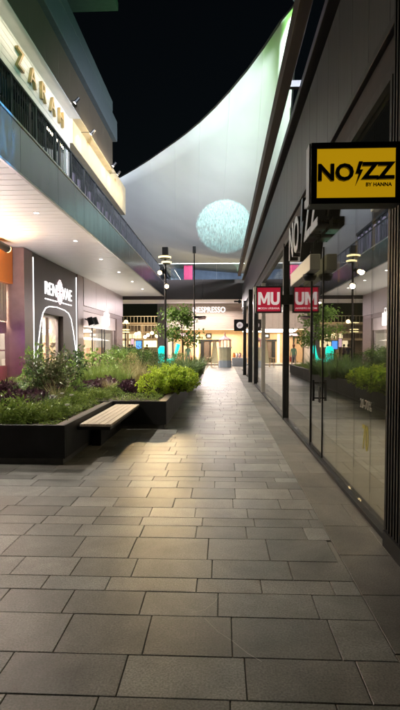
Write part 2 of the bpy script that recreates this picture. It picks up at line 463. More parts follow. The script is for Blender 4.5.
lamp('AREA', 'cove_lamp', (-4.8, 23.2, 9.75), 60, (1, .84, .55), (-5.6, 23.2, 9.6), lb, 9, sizey=.08)

# railing
rl = thing('balcony_railing', 'black metal terrace railing running along the top of the left fascia', 'railing', (XF-.1, 18, ZD))
xr = XF-.12
bx('top_rail', M['black'], rl, xr-.035, xr+.035, 2, 36, 7.10, 7.15, bev=.005)
bx('bottom_rail', M['black'], rl, xr-.015, xr+.015, 2, 36, ZD+.09, ZD+.12)
y = 2.05; ys = []
while y < 36: ys.append(y); y += 1.36
for y0 in ys: bx('post', M['black'], rl, xr-.03, xr+.03, y0-.035, y0+.035, ZD+.03, 7.10)
for y0, y1 in zip(ys, ys[1:]):
    s = MB()
    for i in range(1, 11):
        yy = y0+(y1-y0)*i/11; s.box(xr-.009, xr+.009, yy-.009, yy+.009, ZD+.115, 7.105)
    s.build('baluster_panel', M['black'], rl)
tb = thing('banner', 'dark blue cloth panel tied behind the near end of the terrace railing', 'banner', (xr-.1, 9.3, ZD))
bx('cloth', mat('navy_cloth', (.02, .035, .06), .8), tb, xr-.09, xr-.06, 8.6, 10.2, ZD+.42, 7.0)

# brass letters
zs = thing('shop_sign', 'row of brass letters spelling ZARAH on the white upper wall', 'sign', (-5.6, 15.5, 9.15))
for ch, yy in zip('ZARAH', (13.75, 14.65, 15.52, 16.38, 17.25)):
    text('letter', ch, M['gold'], zs, (-5.54, yy, 9.40), FACE_RIGHT, .74, .045, .002)

# wall spots on arms (upper)
def arm_spot(loc, label, target, power=40, color=(1, .8, .5), armdir=(-1, 0, 0), arm=.45, group=None):
    loc = Vector(loc); t = thing('wall_spotlight', label, 'spotlight', loc, 0, group)
    s = MB(); s.tube([loc, loc+Vector(armdir)*arm], .012); s.build('arm', M['black'], t)
    h = loc; d = (Vector(target)-h).normalized()
    s = MB(); s.tube([h-d*.12, h+d*.10], [.055, .062], 12); s.build('head', M['black'], t)
    s = MB(); s.tube([h+d*.10, h+d*.105], .05, 12); s.build('lens', M['downlight'], t)
    if power: lamp('SPOT', 'spot_lamp', h+d*.13, power, color, target, t, .05, 100, .6)
    return t
arm_spot((-5.0, 17.3, 10.02), 'black spotlight on an arm under the overhang above the last brass letter', (-5.6, 17.2, 9.3), 25)
arm_spot((-4.95, 19.2, 9.75), 'small spotlight on a thin arm where white and beige walls meet', (-5.5, 19.2, 9.2), 30)
arm_spot((-5.0, 23.3, 10.0), 'first of two black spotlights side by side on the beige wall', (-5.5, 23.2, 9.4), 22, group='paired beige wall spots')
arm_spot((-5.0, 24.3, 9.95), 'farther of the paired black spotlights on the beige wall', (-5.5, 24.4, 9.4), 22, group='paired beige wall spots')
ex = thing('exit_light', 'small green lit exit sign behind the terrace railing', 'exit sign', (-6.1, 21, 8.1))
bx('box', M['black'], ex, -6.13, -6.09, 20.7, 21.3, 7.86, 8.12); bx('face', M['greenexit'], ex, -6.087, -6.08, 20.73, 21.27, 7.89, 8.09)

# soffit downlights
k = 0
for (x, y) in [(-5.0, -1.0), (-5.0, 2.6), (-5.0, 6.2), (-5.0, 9.8), (-5.0, 13.4), (-5.0, 17.0), (-5.0, 20.6), (-5.0, 24.2), (-5.0, 27.8), (-5.0, 31.4)]:
    vis = y > 9
    t = thing('ceiling_downlight', ('small round recessed downlight in the white soffit, %s along from the near end' % ORD[k]) , 'downlight', (x, y, ZS), 0, 'soffit downlights')
    s = MB(); s.lathe((x, y, ZS), [(.085, -.012), (.085, 0), (.06, .002)], 20); s.build('trim_ring', M['white'], t)
    s = MB(); s.lathe((x, y, ZS), [(.058, -.018), (.058, -.0125)], 20); s.build('lens', M['downlight'], t)
    lamp('SPOT', 'downlight_lamp', (x, y, ZS-.03), [4, 36, 600, 1650, 1900, 1700, 1500, 1400, 1300, 1200][k], (1, .91, .78), (x+3.6, y+.4, 0), t, .06, 124, .9)
    k += 1

# ---- shopfronts on the left wall
# near orange shop
so = thing('orange_shop', 'orange fronted shop at the left edge with cream curtain and display boxes', 'shopfront', (-7.6, 15, 0))
bx('fascia_panel', M['orange'], so, -7.9, -7.60, 8, 17.95, 3.85, ZS-.02)
bx('back_wall', M['wallin'], so, -9.6, -9.5, 8, 18, 0, 5)
bx('shop_floor', M['floorin'], so, -9.5, -7.6, 8, 18, .0, .02)
s = MB()
for i in range(60):
    s.box(-7.86+.02*(i % 2), -7.84+.02*(i % 2), 11+i*.115, 11+(i+1)*.115, 2.5, 3.84)
s.build('curtain', M['cream'], so)
bx('shelf', M['boxwood'], so, -8.5, -7.75, 11, 17.7, 2.05, 2.45)
bx('shelf', M['boxwood'], so, -8.5, -7.75, 11, 17.7, .02, .9)
bx('display_shelf', M['boxwood'], so, -8.5, -7.8, 11, 17.7, 1.42, 1.47)
for yy in (12.2, 13.4, 14.4, 15.3, 16.2, 17.):
    MB().lathe((-8.05, yy, .9), [(.18, 0), (.2, .08), (.12, .16), (.1, .3), (.04, .34)], 14).build('display_bag', M['palepink'], so, smooth=True)
    MB().box(-8.2, -7.9, yy-.17, yy+.13, 1.47, 1.66).build('display_box', M['boxwood'], so, .02)
bx('window_pane', M['glassleft'], so, -7.66, -7.65, 8, 17.7, .1, 3.84)
bx('light_tube', M['violet'], so, -7.76, -7.72, 16.0, 16.05, .5, 2.9)
lamp('AREA', 'shop_lamp', (-8.3, 14.5, 3.7), 900, (1, .82, .6), (-7.4, 14.5, 0), so, 5, sizey=.8)
lamp('AREA', 'soffit_fill', (-7.55, 13.0, 2.4), 420, (1, .90, .84), (-7.9, 13.0, 5.2), so, 7, sizey=2)  # added uplight that brightens the soffit, not a fixture of the shop
lamp('POINT', 'tube_lamp', (-7.3, 16.9, 1.9), 15, (.42, .2, 1), None, so, .25)
lamp('POINT', 'tube_lamp', (-7.3, 17.0, .8), 6, (1, .08, .5), None, so, .25)
# orange wall spot
ws = thing('wall_spotlight', 'dark wall spotlight with pale lens at the top of the orange panel', 'spotlight', (-7.5, 16.5, 5.0))
MB().tube([(-7.58, 16.2, 5.02), (-7.45, 16.2, 5.02)], [.10, .10], 12).build('bracket', M['rim'], ws)
MB().tube([(-7.42, 16.25, 5.0), (-7.36, 16.95, 4.93)], [.12, .13], 16).build('body', M['black'], ws)
MB().tube([(-7.36, 16.95, 4.93), (-7.352, 17.02, 4.922)], .12, 16).build('lens', M['lampdisc'], ws)
lamp('SPOT', 'spot_lamp', (-7.0, 15.8, 3.4), 600, (1, .55, .2), (-7.6, 15.3, 4.9), ws, .15, 130, .8)
# pillar
pl = thing('pillar', 'mauve panelled pillar between orange shop and the arched doorway', 'pillar', (-7.3, 18.4, 0))
s = MB()
for z0, z1 in ((0, 1.5), (1.5, 3.3), (3.3, ZS-.01)): s.box(-7.95, -7.2, 18., 18.82, z0+.006, z1-.006)
s.box(-7.94, -7.21, 18.01, 18.81, 0, ZS-.02)
s.build('cladding', M['mauve'], pl)

# arched shop
sr = thing('arched_shop', 'dark mauve shopfront with glowing white arch outline around its door', 'shopfront', (-7.25, 21.8, 0))
YA, YB = 18.86, 24.75
def rp(px, py, X=-7.25):
    d = ROT @ Vector(((px-200)/F, (365-py)/F, -1)); t = X/d.x
    return Vector((X, d.y*t, CAM_H+d.z*t))
# door opening from rp pixel corners
do0 = rp(42.5, 350).y; do1 = rp(63.5, 350).y; dtop = rp(52, 314.5).z
s = MB()
s.box(-7.6, -7.25, YA, do0, 0, ZS-.01); s.box(-7.6, -7.25, do1, YB, 0, ZS-.01); s.box(-7.6, -7.25, do0+.001, do1-.001, dtop, ZS-.01)
s.build('wall', M['darkmauve'], sr)
arch = [(34.8, 372), (37.5, 345), (40.2, 322), (42.3, 313), (45, 308), (48.5, 306.5), (56, 307.2), (64, 310.3), (68, 313.5), (70.5, 319), (72.5, 330), (75, 348), (77.5, 368)]
apts = [rp(*a) for a in arch]
apts = [Vector((-7.22, p.y, max(.1, p.z))) for p in apts]
MB().tube(apts, .022, 8).build('arch_light', M['led'], sr)
for yy in (18.95, 24.62): bx('light_strip', M['led'], sr, -7.245, -7.215, yy, yy+.035, .3, 5.0)
d = bx('door_frame', M['pinkpanel'], sr, -7.58, -7.46, do0, do0+.12, 0, dtop)
s = MB(); s.box(-7.58, -7.46, do0+.121, do1, dtop-.12, dtop); s.box(-7.58, -7.46, (do0+do1)/2-.05, (do0+do1)/2+.05, 0, dtop-.121); s.box(-7.58, -7.46, do1-.12, do1-.001, 0, dtop-.121)
s.build('door_frame', M['pinkpanel'], sr)
bx('door_pane', M['glassleft'], sr, -7.53, -7.52, do0+.1, do1-.1, 0.05, dtop-.1)
bx('interior_wall', M['wallin'], sr, -9.5, -9.4, YA, YB, 0, 4.8)
bx('counter', M['white'], sr, -9.2, -8.6, 20.5, 23, 0, 1.05)
lamp('AREA', 'shop_lamp', (-8.6, 21.8, 4.2), 260, (1, .92, .78), (-8.5, 21.8, 0), sr, 1.5)
sg = thing('shop_sign', 'glowing white RENOVAE lettering with rosette on the dark mauve wall', 'sign', (-7.2, 21.6, 4.1))
c0, c1 = rp(44.5, 289), rp(71.0, 299)
yc = (c0.y+c1.y)/2; zc = (rp(58, 292.5).z)
wid = c1.y-c0.y
text('lettering', 'REN', M['letterled'], sg, (-7.23, yc-wid*.30, zc), FACE_RIGHT, .76, .025, .0, sx=1.08)
text('lettering', 'VAE', M['letterled'], sg, (-7.23, yc+wid*.31, zc), FACE_RIGHT, .76, .025, .0, sx=1.08)
MB().box(-7.245, -7.215, yc-wid*.5, yc-wid*.08, zc-.44, zc-.40).build('underline', M['led'], sg)
MB().box(-7.245, -7.215, yc+wid*.08, yc+wid*.5, zc-.44, zc-.40).build('underline', M['led'], sg)
s = MB()
for a in range(8):
    t0 = 2*math.pi*a/8; cy, cz = yc+math.cos(t0)*.20, zc+.02+math.sin(t0)*.34
    pts = [Vector((-7.20, cy+.17*math.cos(2*math.pi*q/10), cz+.2*math.sin(2*math.pi*q/10))) for q in range(11)]
    s.tube(pts, .022, 5, False)
s.build('rosette', emit('pink_white_led', (1, .78, .80), 1.0), sg)

# pale pink shop
sp = thing('pink_shop', 'pale pink panelled shopfront with bright window and glowing square logo', 'shopfront', (-7.2, 29.5, 0))
YC, YD = 25.1, 36.0
bx('pier', M['mauve'], sp, -7.6, -7.2, 24.78, 25.8, 0, ZS-.01)
s = MB()
for i in range(4):
    y0 = 25.82+i*2.55; s.box(-7.5, -7.18, y0+.01, y0+2.54, 3.72, ZS-.01)
s.build('upper_panel', M['pinkpanel'], sp)
bx('ledge', M['mauve'], sp, -7.6, -7.22, 25.82, 36, 3.45, 3.70)
bx('lower_band', M['pinkpanel'], sp, -7.5, -7.28, 25.82, 34.0, 2.65, 3.44)
bx('pier', M['mauve'], sp, -7.44, -7.2, 34.02, 36, 0, 3.44)
for yy in (25.9, 28.3, 30.6, 31.3, 33.9): bx('window_frame', M['pinkpanel'] if yy in (25.9, 33.9) else M['black'], sp, -7.45, -7.38, yy, yy+.06, 0, 2.64)
bx('window_pane', M['glassleft'], sp, -7.42, -7.41, 25.95, 34, .05, 2.64)
bx('interior_wall', M['wallin'], sp, -10.6, -10.5, 25.5, 36, 0, 3.4)
bx('interior_floor', M['floorin'], sp, -10.5, -7.45, 25.5, 36, 0, .02)
bx('end_wall', M['wallin'], sp, -10.5, -7.5, 35.7, 35.9, 0, 3.36)
bx('light_panel', emit('soft_light_panel', (1, .85, .68), .22), sp, -9.9, -8.0, 35.66, 35.698, .5, 2.5)
bx('ceiling_panel', emit('shop_ceiling_panel', (1, .95, .9), .9), sp, -10.4, -7.7, 26.2, 35.5, 3.38, 3.42)
for i in range(7):
    s = MB(); y0 = 26.4+i*1.25; s.box(-8.3, -7.9, y0, y0+.9, .02, .8+.35*(i % 3)); 
    s.build('display_stand', M['boxwood'] if i % 2 else M['palepink'], sp, .02)
    s = MB(); s.box(-10.45, -10.2, y0, y0+1., .6, .64); s.box(-10.45, -10.2, y0, y0+1., 1.2, 1.24); s.box(-10.45, -10.2, y0, y0+1., 1.8, 1.84)
    for j in range(5):
        for zz in (.64, 1.24, 1.84): s.box(-10.4, -10.25, y0+.05+j*.19, y0+.16+j*.19, zz, zz+.2+.1*((i+j) % 3))
    s.build('shelf', M['cream'] if i % 2 else M['tanwall'], sp)
lamp('AREA', 'shop_lamp', (-9.3, 28.5, 3.3), 300, (1, .9, .78), (-9.2, 28.5, 0), sp, 3.5, sizey=1.5)
lamp('AREA', 'soffit_fill', (-7.1, 29.5, 2.0), 150, (1, .90, .80), (-7.7, 29.5, 5.2), sp, 7, sizey=1.6)  # added area light facing up to whiten the soffit
lg = thing('shop_sign', 'glowing square white logo box hung on the pale pink band', 'sign', (-7.2, 30.5, 3.1))
l0 = rp(106, 319)
MB().box(-7.27, -7.16, l0.y-.62, l0.y+.62, l0.z-.42, l0.z+.38).build('logo_plate', M['logo'], lg, .12)
MB().tube([(-7.2, l0.y-.22, l0.z+.36), (-7.2, l0.y-.15, l0.z+.62), (-7.2, l0.y+.15, l0.z+.62), (-7.2, l0.y+.22, l0.z+.36)], .03, 8).build('logo_handle', M['logo'], lg)
for i, (px, lab) in enumerate(((89.5, 'nearer of two stubby black wall spots under the pink panels'), (94, 'farther of two stubby black wall spots under the pink panels'))):
    p = rp(px, 321, -7.0)
    t = thing('wall_spotlight', lab, 'spotlight', p, 0, 'stubby wall spots')
    MB().tube([p+Vector((-.25, 0, .12)), p], .03, 8).build('arm', M['black'], t)
    MB().tube([p+Vector((0, 0, .18)), p+Vector((.12, 0, -.22))], [.15, .17], 12).build('head', M['black'], t)

# ------------------------------------------------------------------ right building
XR = 1.35
rb = thing('shopping_building', 'dark building on the right with ribbed metal fascia above the glass shops', 'building', (XR, 16, 0))
s = MB(); y = -3.
while y < 34:
    wd = rnd.choice((.45, .6, .75)); s.box(XR, XR+.2, y+.003, min(y+wd, 34)-.003, 4.17, 5.57); y += wd
s.build('fascia', M['panel'], rb, .004)
s = MB(); s.box(XR-.03, XR+.22, -3, 34, 4.09, 4.165); s.build('fascia_trim', M['black'], rb, .006)
bx('header', M['recess'], rb, XR+.02, XR+.3, -3, 34, 3.82, 4.085)
bx('upper_wall', M['recess'], rb, XR+.22, XR+.5, -3, 34, 4.1, 6.0)
bx('coping', M['black'], rb, XR+.0, XR+.5, -3, 34, 6.02, 6.16, bev=.01)
bx('roof', M['deck'], rb, XR+.5, 9, -3, 34, 5.9, 6.1)
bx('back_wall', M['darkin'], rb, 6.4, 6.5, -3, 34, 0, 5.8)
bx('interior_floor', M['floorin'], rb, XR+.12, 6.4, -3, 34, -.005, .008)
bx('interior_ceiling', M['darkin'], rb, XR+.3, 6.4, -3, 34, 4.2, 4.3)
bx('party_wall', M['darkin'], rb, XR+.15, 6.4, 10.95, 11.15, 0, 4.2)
# pergola beam along the eaves
eb = thing('eaves_beam', 'dark timber beam carried out along the right eaves against the fabric sail', 'beam', (1.1, 16, 6.2))
bx('beam', M['beamwood'], eb, 1.02, 1.20, -3, 33, 6.17, 6.5, bev=.008)
s = MB()
for yy in (2.5, 5.6, 9.1): s.box(1.2, 1.6, yy, yy+.1, 6.19, 6.3)
s.build('bracket', M['black'], eb)
# fluted pillar
fp = thing('fluted_pillar', 'black ribbed pillar at the right edge beside the yellow box sign', 'pillar', (1.5, 3.4, 0))
s = MB(); y = 1.2
while y < 3.95:
    s.box(XR-.045, XR+.05, y, y+.028, .13, 6.0); y += .062
s.build('rib', M['blackframe'], fp)
bx('core', M['recess'], fp, XR-.01, XR+.6, 1.2, 4.0, .0, 6.0)
bx('skirting', M['blackframe'], fp, XR-.06, XR-.011, 1.2, 4.02, 0, .128)

# glass shopfront: near dark shop
def shopfront(name, label, y0, y1, posts, joints, ztop=3.82, door=None):
    t = thing(name, label, 'shopfront', (XR, (y0+y1)/2, 0))
    s = MB(); s.box(XR-.02, XR+.10, y0, y1, 0, .045); s.build('bottom_rail', M['blackframe'], t, .004)
    bx('top_rail', M['blackframe'], t, XR-.015, XR+.09, y0, y1, ztop-.1, ztop-.002)
    for yy, wd in posts: bx('post', M['blackframe'], t, XR-.03, XR+.09, yy-wd/2, yy+wd/2, .0, ztop-.101, bev=.004)
    edges = [y0]+sorted(joints)+[y1]
    for a, b in zip(edges, edges[1:]):
        bx('pane', M['glass'], t, XR+.035, XR+.047, a+.004, b-.004, .046, ztop-.1)
    return t
sf = shopfront('glass_shopfront', 'tall dark glass shopfront with reflections beside the ribbed pillar', 4.03, 10.85, [(4.06, .05), (10.93, .13)], [4.72, 5.3, 6.1, 6.95, 7.85, 8.6, 9.6])
s = MB(); s.box(XR+.02, XR+.06, 7.838, 7.862, .05, 3.7); s.build('door_post', M['blackframe'], sf)
s = MB(); s.box(XR+.025, XR+.055, 6.942, 6.958, .05, 2.95); s.build('door_post', M['blackframe'], sf)
s = MB(); s.tube([(XR-.05, 7.16, .82), (XR-.05, 7.16, 1.12)], .018, 8); s.tube([(XR-.05, 7.16, .86), (XR+.03, 7.16, .86)], .012, 6); s.tube([(XR-.05, 7.16, 1.08), (XR+.03, 7.16, 1.08)], .012, 6)
s.box(XR+.028, XR+.034, 7.10, 7.22, .80, 1.02)
dr = bx('door', M['blackframe'], sf, XR+.03, XR+.052, 6.97, 7.83, .05, .10)
s.build('handle', M['blackframe'], dr)
o = bx('transom_box', mat('pale_transom', (.26, .265, .26), .45), sf, XR-.15, XR-.005, 6.95, 8.9, 2.64, 2.86, bev=.01)
o = MB().lathe((XR-.08, 7.35, 2.60), [(.0, -.06), (.07, -.05), (.10, 0), (.10, .035), (.0, .038)], 16).build('dome_camera', M['blackframe'], sf, smooth=True)
text('decal', '20-70%', M['trim'], sf, (XR+.031, 4.86, 1.03), FACE_LEFT, .13, .0008, .0)
text('decal', '70', emit('yellow_decal', (.30, .25, .03), .06), sf, (XR+.031, 4.86, .70), FACE_LEFT, .34, .0008, .004, sx=.6)
lamp('AREA', 'dim_shop_lamp', (3.6, 6.8, 4.1), 170, (1, .80, .45), (3.4, 6.8, 0), rb, 3)

# second shop with red sign
sf2 = shopfront('glass_shopfront', 'glass shopfront beyond the red box sign with pale mullions', 11.02, 20.7, [(20.85, .3)], [12.4, 13.9, 15.4, 16.9, 18.8])
s = MB(); s.box(XR-.03, XR+.08, 16.85, 16.95, .05, 3.7); s.build('mullion', M['trim'], sf2)
s = MB(); s.box(XR+.1, 6.3, 20.6, 20.75, 0, 4.1); s.build('side_wall', M['wallin'], sf2)
s = MB()
for i in range(5):
    for zz in (.4, 1., 1.6, 2.2):
        s.box(5.6, 6.3, 12+i*1.7, 13.4+i*1.7, zz, zz+.04)
        for j in range(5): s.box(5.75, 6.1, 12.1+i*1.7+j*.26, 12.3+i*1.7+j*.26, zz+.04, zz+.24+.08*((i+j) % 3))
s.build('shelf', M['boxwood'], sf2)
lamp('AREA', 'shop_lamp', (3.4, 16.0, 4.0), 70, (1, .84, .55), (3.4, 16, 0), sf2, 4)
s = MB(); s.box(3.2, 6.2, 11.2, 20.5, 4.12, 4.16); s.build('ceiling_panel', emit('dim_warm_panel', (1, .8, .5), .5), sf2)
# third stretch: piers
sf3 = thing('pier', 'pale grey pier closing the second glass shop', 'pier', (1.4, 21.2, 0))
bx('shaft', M['trim'], sf3, 1.33, 1.9, 21.02, 21.9, 0, 4.08, bev=.01)
for i, (yy, lab) in enumerate(((22.1, 'black projecting post just past the pale grey pier'), (27.6, 'slim black post at the far end of the right row'))):
    t = thing('post', lab, 'post', (1.25, yy, 0))
    t.name = 'shop_post'
    bx('shaft', M['blackframe'], t, 1.17, 1.34, yy, yy+.32, .02, 4.08, bev=.01)
    bx('shoe', M['blackframe'], t, 1.15, 1.36, yy-.02, yy+.34, 0, .02)
sf4 = shopfront('glass_shopfront', 'farthest glass shopfront on the right between two black posts', 22.45, 33.5, [], [24, 26, 28.2, 30, 32])
bx('side_wall', M['wallin'], sf4, 1.5, 6.3, 33.5, 33.7, 0, 4.1)
bx('inner_wall', M['wallin'], sf4, 4.3, 4.4, 22.2, 33.4, 0, 4.1)
lamp('AREA', 'shop_lamp', (3., 28., 4.0), 200, (1, .9, .76), (3., 28, 0), sf4, 4)

# signs on the right
def boxsign(name, label, x0, x1, y, z0, z1, face, fr=.045, dep=.16):
    t = thing(name, label, 'sign', ((x0+x1)/2, y, z0))
    s = MB(); d = dep/2
    s.box(x0, x1, y-d, y+d, z0, z0+fr); s.box(x0, x1, y-d, y+d, z1-fr, z1); s.box(x0, x0+fr, y-d, y+d, z0+fr+.0005, z1-fr-.0005); s.box(x1-fr, x1, y-d, y+d, z0+fr+.0005, z1-fr-.0005)
    s.build('frame', M['blackframe'], t, .004)
    bx('face', face, t, x0+fr-.002, x1-fr+.002, y-d+.012, y+d-.012, z0+fr-.002, z1-fr+.002)
    MB().box(x1+.001, x1+.22, y-.04, y+.04, (z0+z1)/2-.1, (z0+z1)/2+.1).build('bracket', M['blackframe'], t)
    return t
a, b = P(309, 207, 3.72), P(398.5, 145.5, 3.72)
ns = boxsign('box_sign', 'yellow lit box sign with black NOIZZ lettering in a black frame', a.x, b.x, 3.72, a.z+.0, b.z-.0, M['yellow'], .042)
cx, cz = (a.x+b.x)/2, (a.z+b.z)/2
yt = 3.72-.08
W = b.x-a.x
text('lettering', 'NO', M['blackletter'], ns, (cx-W*.232, yt, cz-.004), FACE_CAM, .158, .012, .0055, sx=1.02)
text('lettering', 'ZZ', M['blackletter'], ns, (cx+W*.236, yt, cz+.004), FACE_CAM, .158, .012, .0055, sx=1.08)
bx0 = cx+W*.030; B = .72
MB().prism([(bx0+dx*B, yt+.01, cz+dz*B) for dx, dz in ((.032, .105), (-.004, .105), (-.038, -.012), (-.006, -.012), (-.036, -.130), (.036, .026), (.006, .026))], (0, -.02, 0)).build('lightning_bolt', M['blackletter'], ns)
text('lettering', 'BY HANNA', M['blackletter'], ns, (cx+W*.25, yt+.008, cz-.083), FACE_CAM, .036, .003, .0008)
bx('side_light', M['silver'], ns, a.x-.012, a.x-.001, 3.66, 3.78, a.z, b.z)
lamp('AREA', 'sign_lamp', (cx, 3.58, cz), 1.5, (1, .7, .1), (cx, 2, cz), ns, .4)

a, b = P(255.5, 313, 10.8), P(281.5, 286.5, 10.8)
ms = boxsign('box_sign', 'red lit box sign with white MU letters hung from the glass shopfront', a.x, b.x, 10.8, a.z, b.z, M['red'], .03)
cx, cz = (a.x+b.x)/2, (a.z+b.z)/2
def glyph(pts, x0, z0, sx, sz, y, m, parent, label=None):
    o = MB().prism([(x0+a*sx, y, z0+b*sz) for a, b in pts], (0, -.014, 0)).build('lettering', m, parent); return o
glyph([(0, 0), (0, 1), (.26, 1), (.5, .42), (.74, 1), (1, 1), (1, 0), (.78, 0), (.78, .62), (.58, .12), (.42, .12), (.22, .62), (.22, 0)], cx-.225, cz-.115, .25, .27, 10.8-.066, M['signwhite'], ms)
glyph([(0, 1), (0, .3), (.1, .09), (.3, 0), (.7, 0), (.9, .09), (1, .3), (1, 1), (.72, 1), (.72, .34), (.62, .22), (.38, .22), (.28, .34), (.28, 1)], cx+.04, cz-.115, .19, .27, 10.8-.066, M['signwhite'], ms)
text('lettering', 'MODA URBANA', M['signwhite'], ms, (cx, 10.8-.075, cz-.19), FACE_CAM, .062, .003, .0005, sx=1.0)

a, b = P(234, 331, 27), P(245.5, 319.5, 27)
cs = boxsign('box_sign', 'small black square sign with round white emblem near the far post', a.x, b.x, 27, a.z, b.z, M['blackletter'], .03)
cx, cz = (a.x+b.x)/2, (a.z+b.z)/2
s = MB(); s.lathe((cx, 26.905, cz), [(.17, -.008), (.17, .008)], 24, 'y'); s.build('emblem', M['signwhite'], cs)
s = MB(); s.tube([(cx-.07, 26.89, cz-.07), (cx, 26.89, cz+.09), (cx+.07, 26.89, cz-.07), (cx-.09, 26.89, cz+.03), (cx+.09, 26.89, cz+.03), (cx-.07, 26.89, cz-.07)], .012, 5); s.build('emblem_mark', M['blackletter'], cs)

# big letters on the header glass
bl = thing('shop_sign', 'large silver NOIZZ letters with black sides mounted above the glass door', 'sign', (XR, 7.9, 3.4))
text('lettering', 'NO', M['silver'], bl, (XR-.135, 8.66, 3.40), FACE_LEFT, .80, .004, .018, sx=.92)
text('lettering_side', 'NO', M['blackletter'], bl, (XR-.06, 8.66, 3.40), FACE_LEFT, .80, .07, .020, sx=.92)
text('lettering', 'ZZ', M['silver'], bl, (XR-.135, 7.02, 3.40), FACE_LEFT, .80, .004, .018, sx=1.0)
text('lettering_side', 'ZZ', M['blackletter'], bl, (XR-.06, 7.02, 3.40), FACE_LEFT, .80, .07, .020, sx=1.0)
b0 = 7.83
def boltpts(x): return [(x, b0-.09, 3.85), (x, b0+.06, 3.85), (x, b0+.16, 3.36), (x, b0+.02, 3.36), (x, b0+.13, 2.92), (x, b0-.16, 3.49), (x, b0-.02, 3.49)]
MB().prism(boltpts(XR-.13), (.14, 0, 0)).build('lightning_bolt', M['blackletter'], bl)

# ------------------------------------------------------------------ footbridge
BY = 36.2
br = thing('footbridge', 'dark brown footbridge with glass balustrade crossing the end of the lane', 'footbridge', (-4, BY+1.5, 4.9))
zb0, zb1 = P(200, 299.5, BY).z, P(200, 279.5, BY).z
bx('deck', M['bridge'], br, -13, 1.7, BY+.06, BY+3.2, zb0+.06, zb1-.05)
s = MB(); x = -13.
while x < 1.6: s.box(x+.004, min(x+2.9, 1.66)-.004, BY, BY+.05, zb0, zb1); x += 2.9
s.build('fascia', M['bridge'], br, .005)
s = MB(); x = -13.
while x < 1.4: s.box(x+.01, min(x+1.8, 1.6)-.01, BY+.08, BY+.10, zb1+.0, zb1+1.12); x += 1.8
s.build('glass_balustrade', M['balcony'], br)
bx('handrail', M['trim'], br, -13, 1.62, BY+.06, BY+.12, zb1+1.13, zb1+1.18)
bx('soffit_panel', M['soffit'], br, -13, 1.6, BY+.1, BY+3.1, zb0+.02, zb0+.05)
pk = thing('screen', 'bright pink lit screen standing behind the bridge balustrade', 'screen', (-1.9, BY+1.2, zb1))
a, b = P(184, 281, BY+1.2), P(192.5, 265.5, BY+1.2)
bx('face', M['pinkled'], pk, a.x, b.x, BY+1.17, BY+1.2, a.z, b.z); bx('back', M['black'], pk, a.x-.03, b.x+.03, BY+1.2, BY+1.26, zb1-.05, b.z+.03)
dc = thing('dome_camera', 'small black security camera under the right end of the footbridge', 'camera', (1.2, BY-.1, zb0))
p = P(239.5, 301.5, BY-.15)
MB().tube([(p.x, p.y, zb0+.1), (p.x, p.y, p.z)], .03, 8).build('arm', M['black'], dc)
MB().lathe(p, [(.0, -.14), (.1, -.1), (.13, 0), (.1, .08), (.03, .1)], 12).build('dome', M['black'], dc, smooth=True)
MB().tube([p+Vector((-.02, 0, 0)), p+Vector((-.38, -.1, 0))], [.05, .07], 8).build('lens_tube', M['black'], dc)

# ------------------------------------------------------------------ sail
edge = [(293.5, -2), (281, 21), (264, 47), (247, 70), (230, 90.5), (215, 107), (200, 121.5), (187, 132.5), (175, 141.5), (162, 150.5), (150, 159), (135, 168.5), (121, 176.5), (90, 190), (60, 200)]
NU = len(edge); NV = 14
sv = []; sfc = []
for i, (px, py) in enumerate(edge):
    u = i/(NU-1)
    top = P(px, py, 13+20*u)
    bot = P(262-150*u, 275-12*u, 46+6*u)
    if i == 0: top = P(297.5, 1.5, 13)
    # right-hand edge hangs behind the eaves beam
    for j in range(NV+1):
        v = j/NV; q = top.lerp(bot, v)
        sag = math.sin(math.pi*v)*math.sin(math.pi*min(1, u+.12)*.9)*-.6
        q = q+Vector((0, 0, sag))
        if u < .25: q = q+Vector((math.sin(math.pi*v)*(.25-u)*4*.6, 0, 0))
        sv.append(q)
s = MB()
for i in range(NU-1):
    for j in range(NV):
        a = i*(NV+1)+j; b = a+NV+1
        s.f.append((a, a+1, b+1, b)); s.mi.append(0); sfc.append((a, a+1, b+1, b))
s.v = [tuple(v) for v in sv]
sl = thing('shade_sail', 'huge pale fabric sail stretched over the lane, lit green to lavender', 'shade sail', sv[0])
o = s.build('fabric', M['sail'], sl, smooth=True)
so_ = o.modifiers.new('thick', 'SOLIDIFY'); so_.thickness = .012
s = MB(); s.tube([sv[i*(NV+1)] for i in range(NU)], .035, 6); s.tube([sv[j] for j in range(NV+1)], .03, 6)
s.build('edge_cable', M['black'], sl)
for i in range(2, NU-1, 2):
    MB().tube([sv[i*(NV+1)+j]+Vector((0, 0, -.006)) for j in range(NV+1)], .014, 4).build('seam', M['sail'], sl)
s = MB(); s.tube([sv[0], sv[0]+Vector((.35, -.9, .35))], .05, 8); s.tube([sv[0]+Vector((-.02, -.05, -.02)), sv[0]+Vector((.14, -.35, .12))], [.14, .05], 8)
s.build('corner_fitting', M['black'], sl)
# flood lamps that colour the sail
lamp('SPOT', 'green_flood', (3.4, 5.0, 6.5), 9500, (.30, 1, .16), (1.9, 13.6, 10.6), sl, .4, 44, 1)
lamp('SPOT', 'white_flood', (5.5, -8, 6.8), 19000, (.44, 1, .72), (-2.5, 28, 10.4), sl, .6, 44, 1)
lamp('SPOT', 'lavender_flood', (5.0, -6, 6.8), 115000, (.80, .78, 1), (-7.5, 40, 9.9), sl, .6, 25, 1)
lamp('SPOT', 'grey_flood', (4.5, -5, 6.8), 72000, (.88, .97, .98), (-1.5, 46, 9.7), sl, .6, 21, 1)
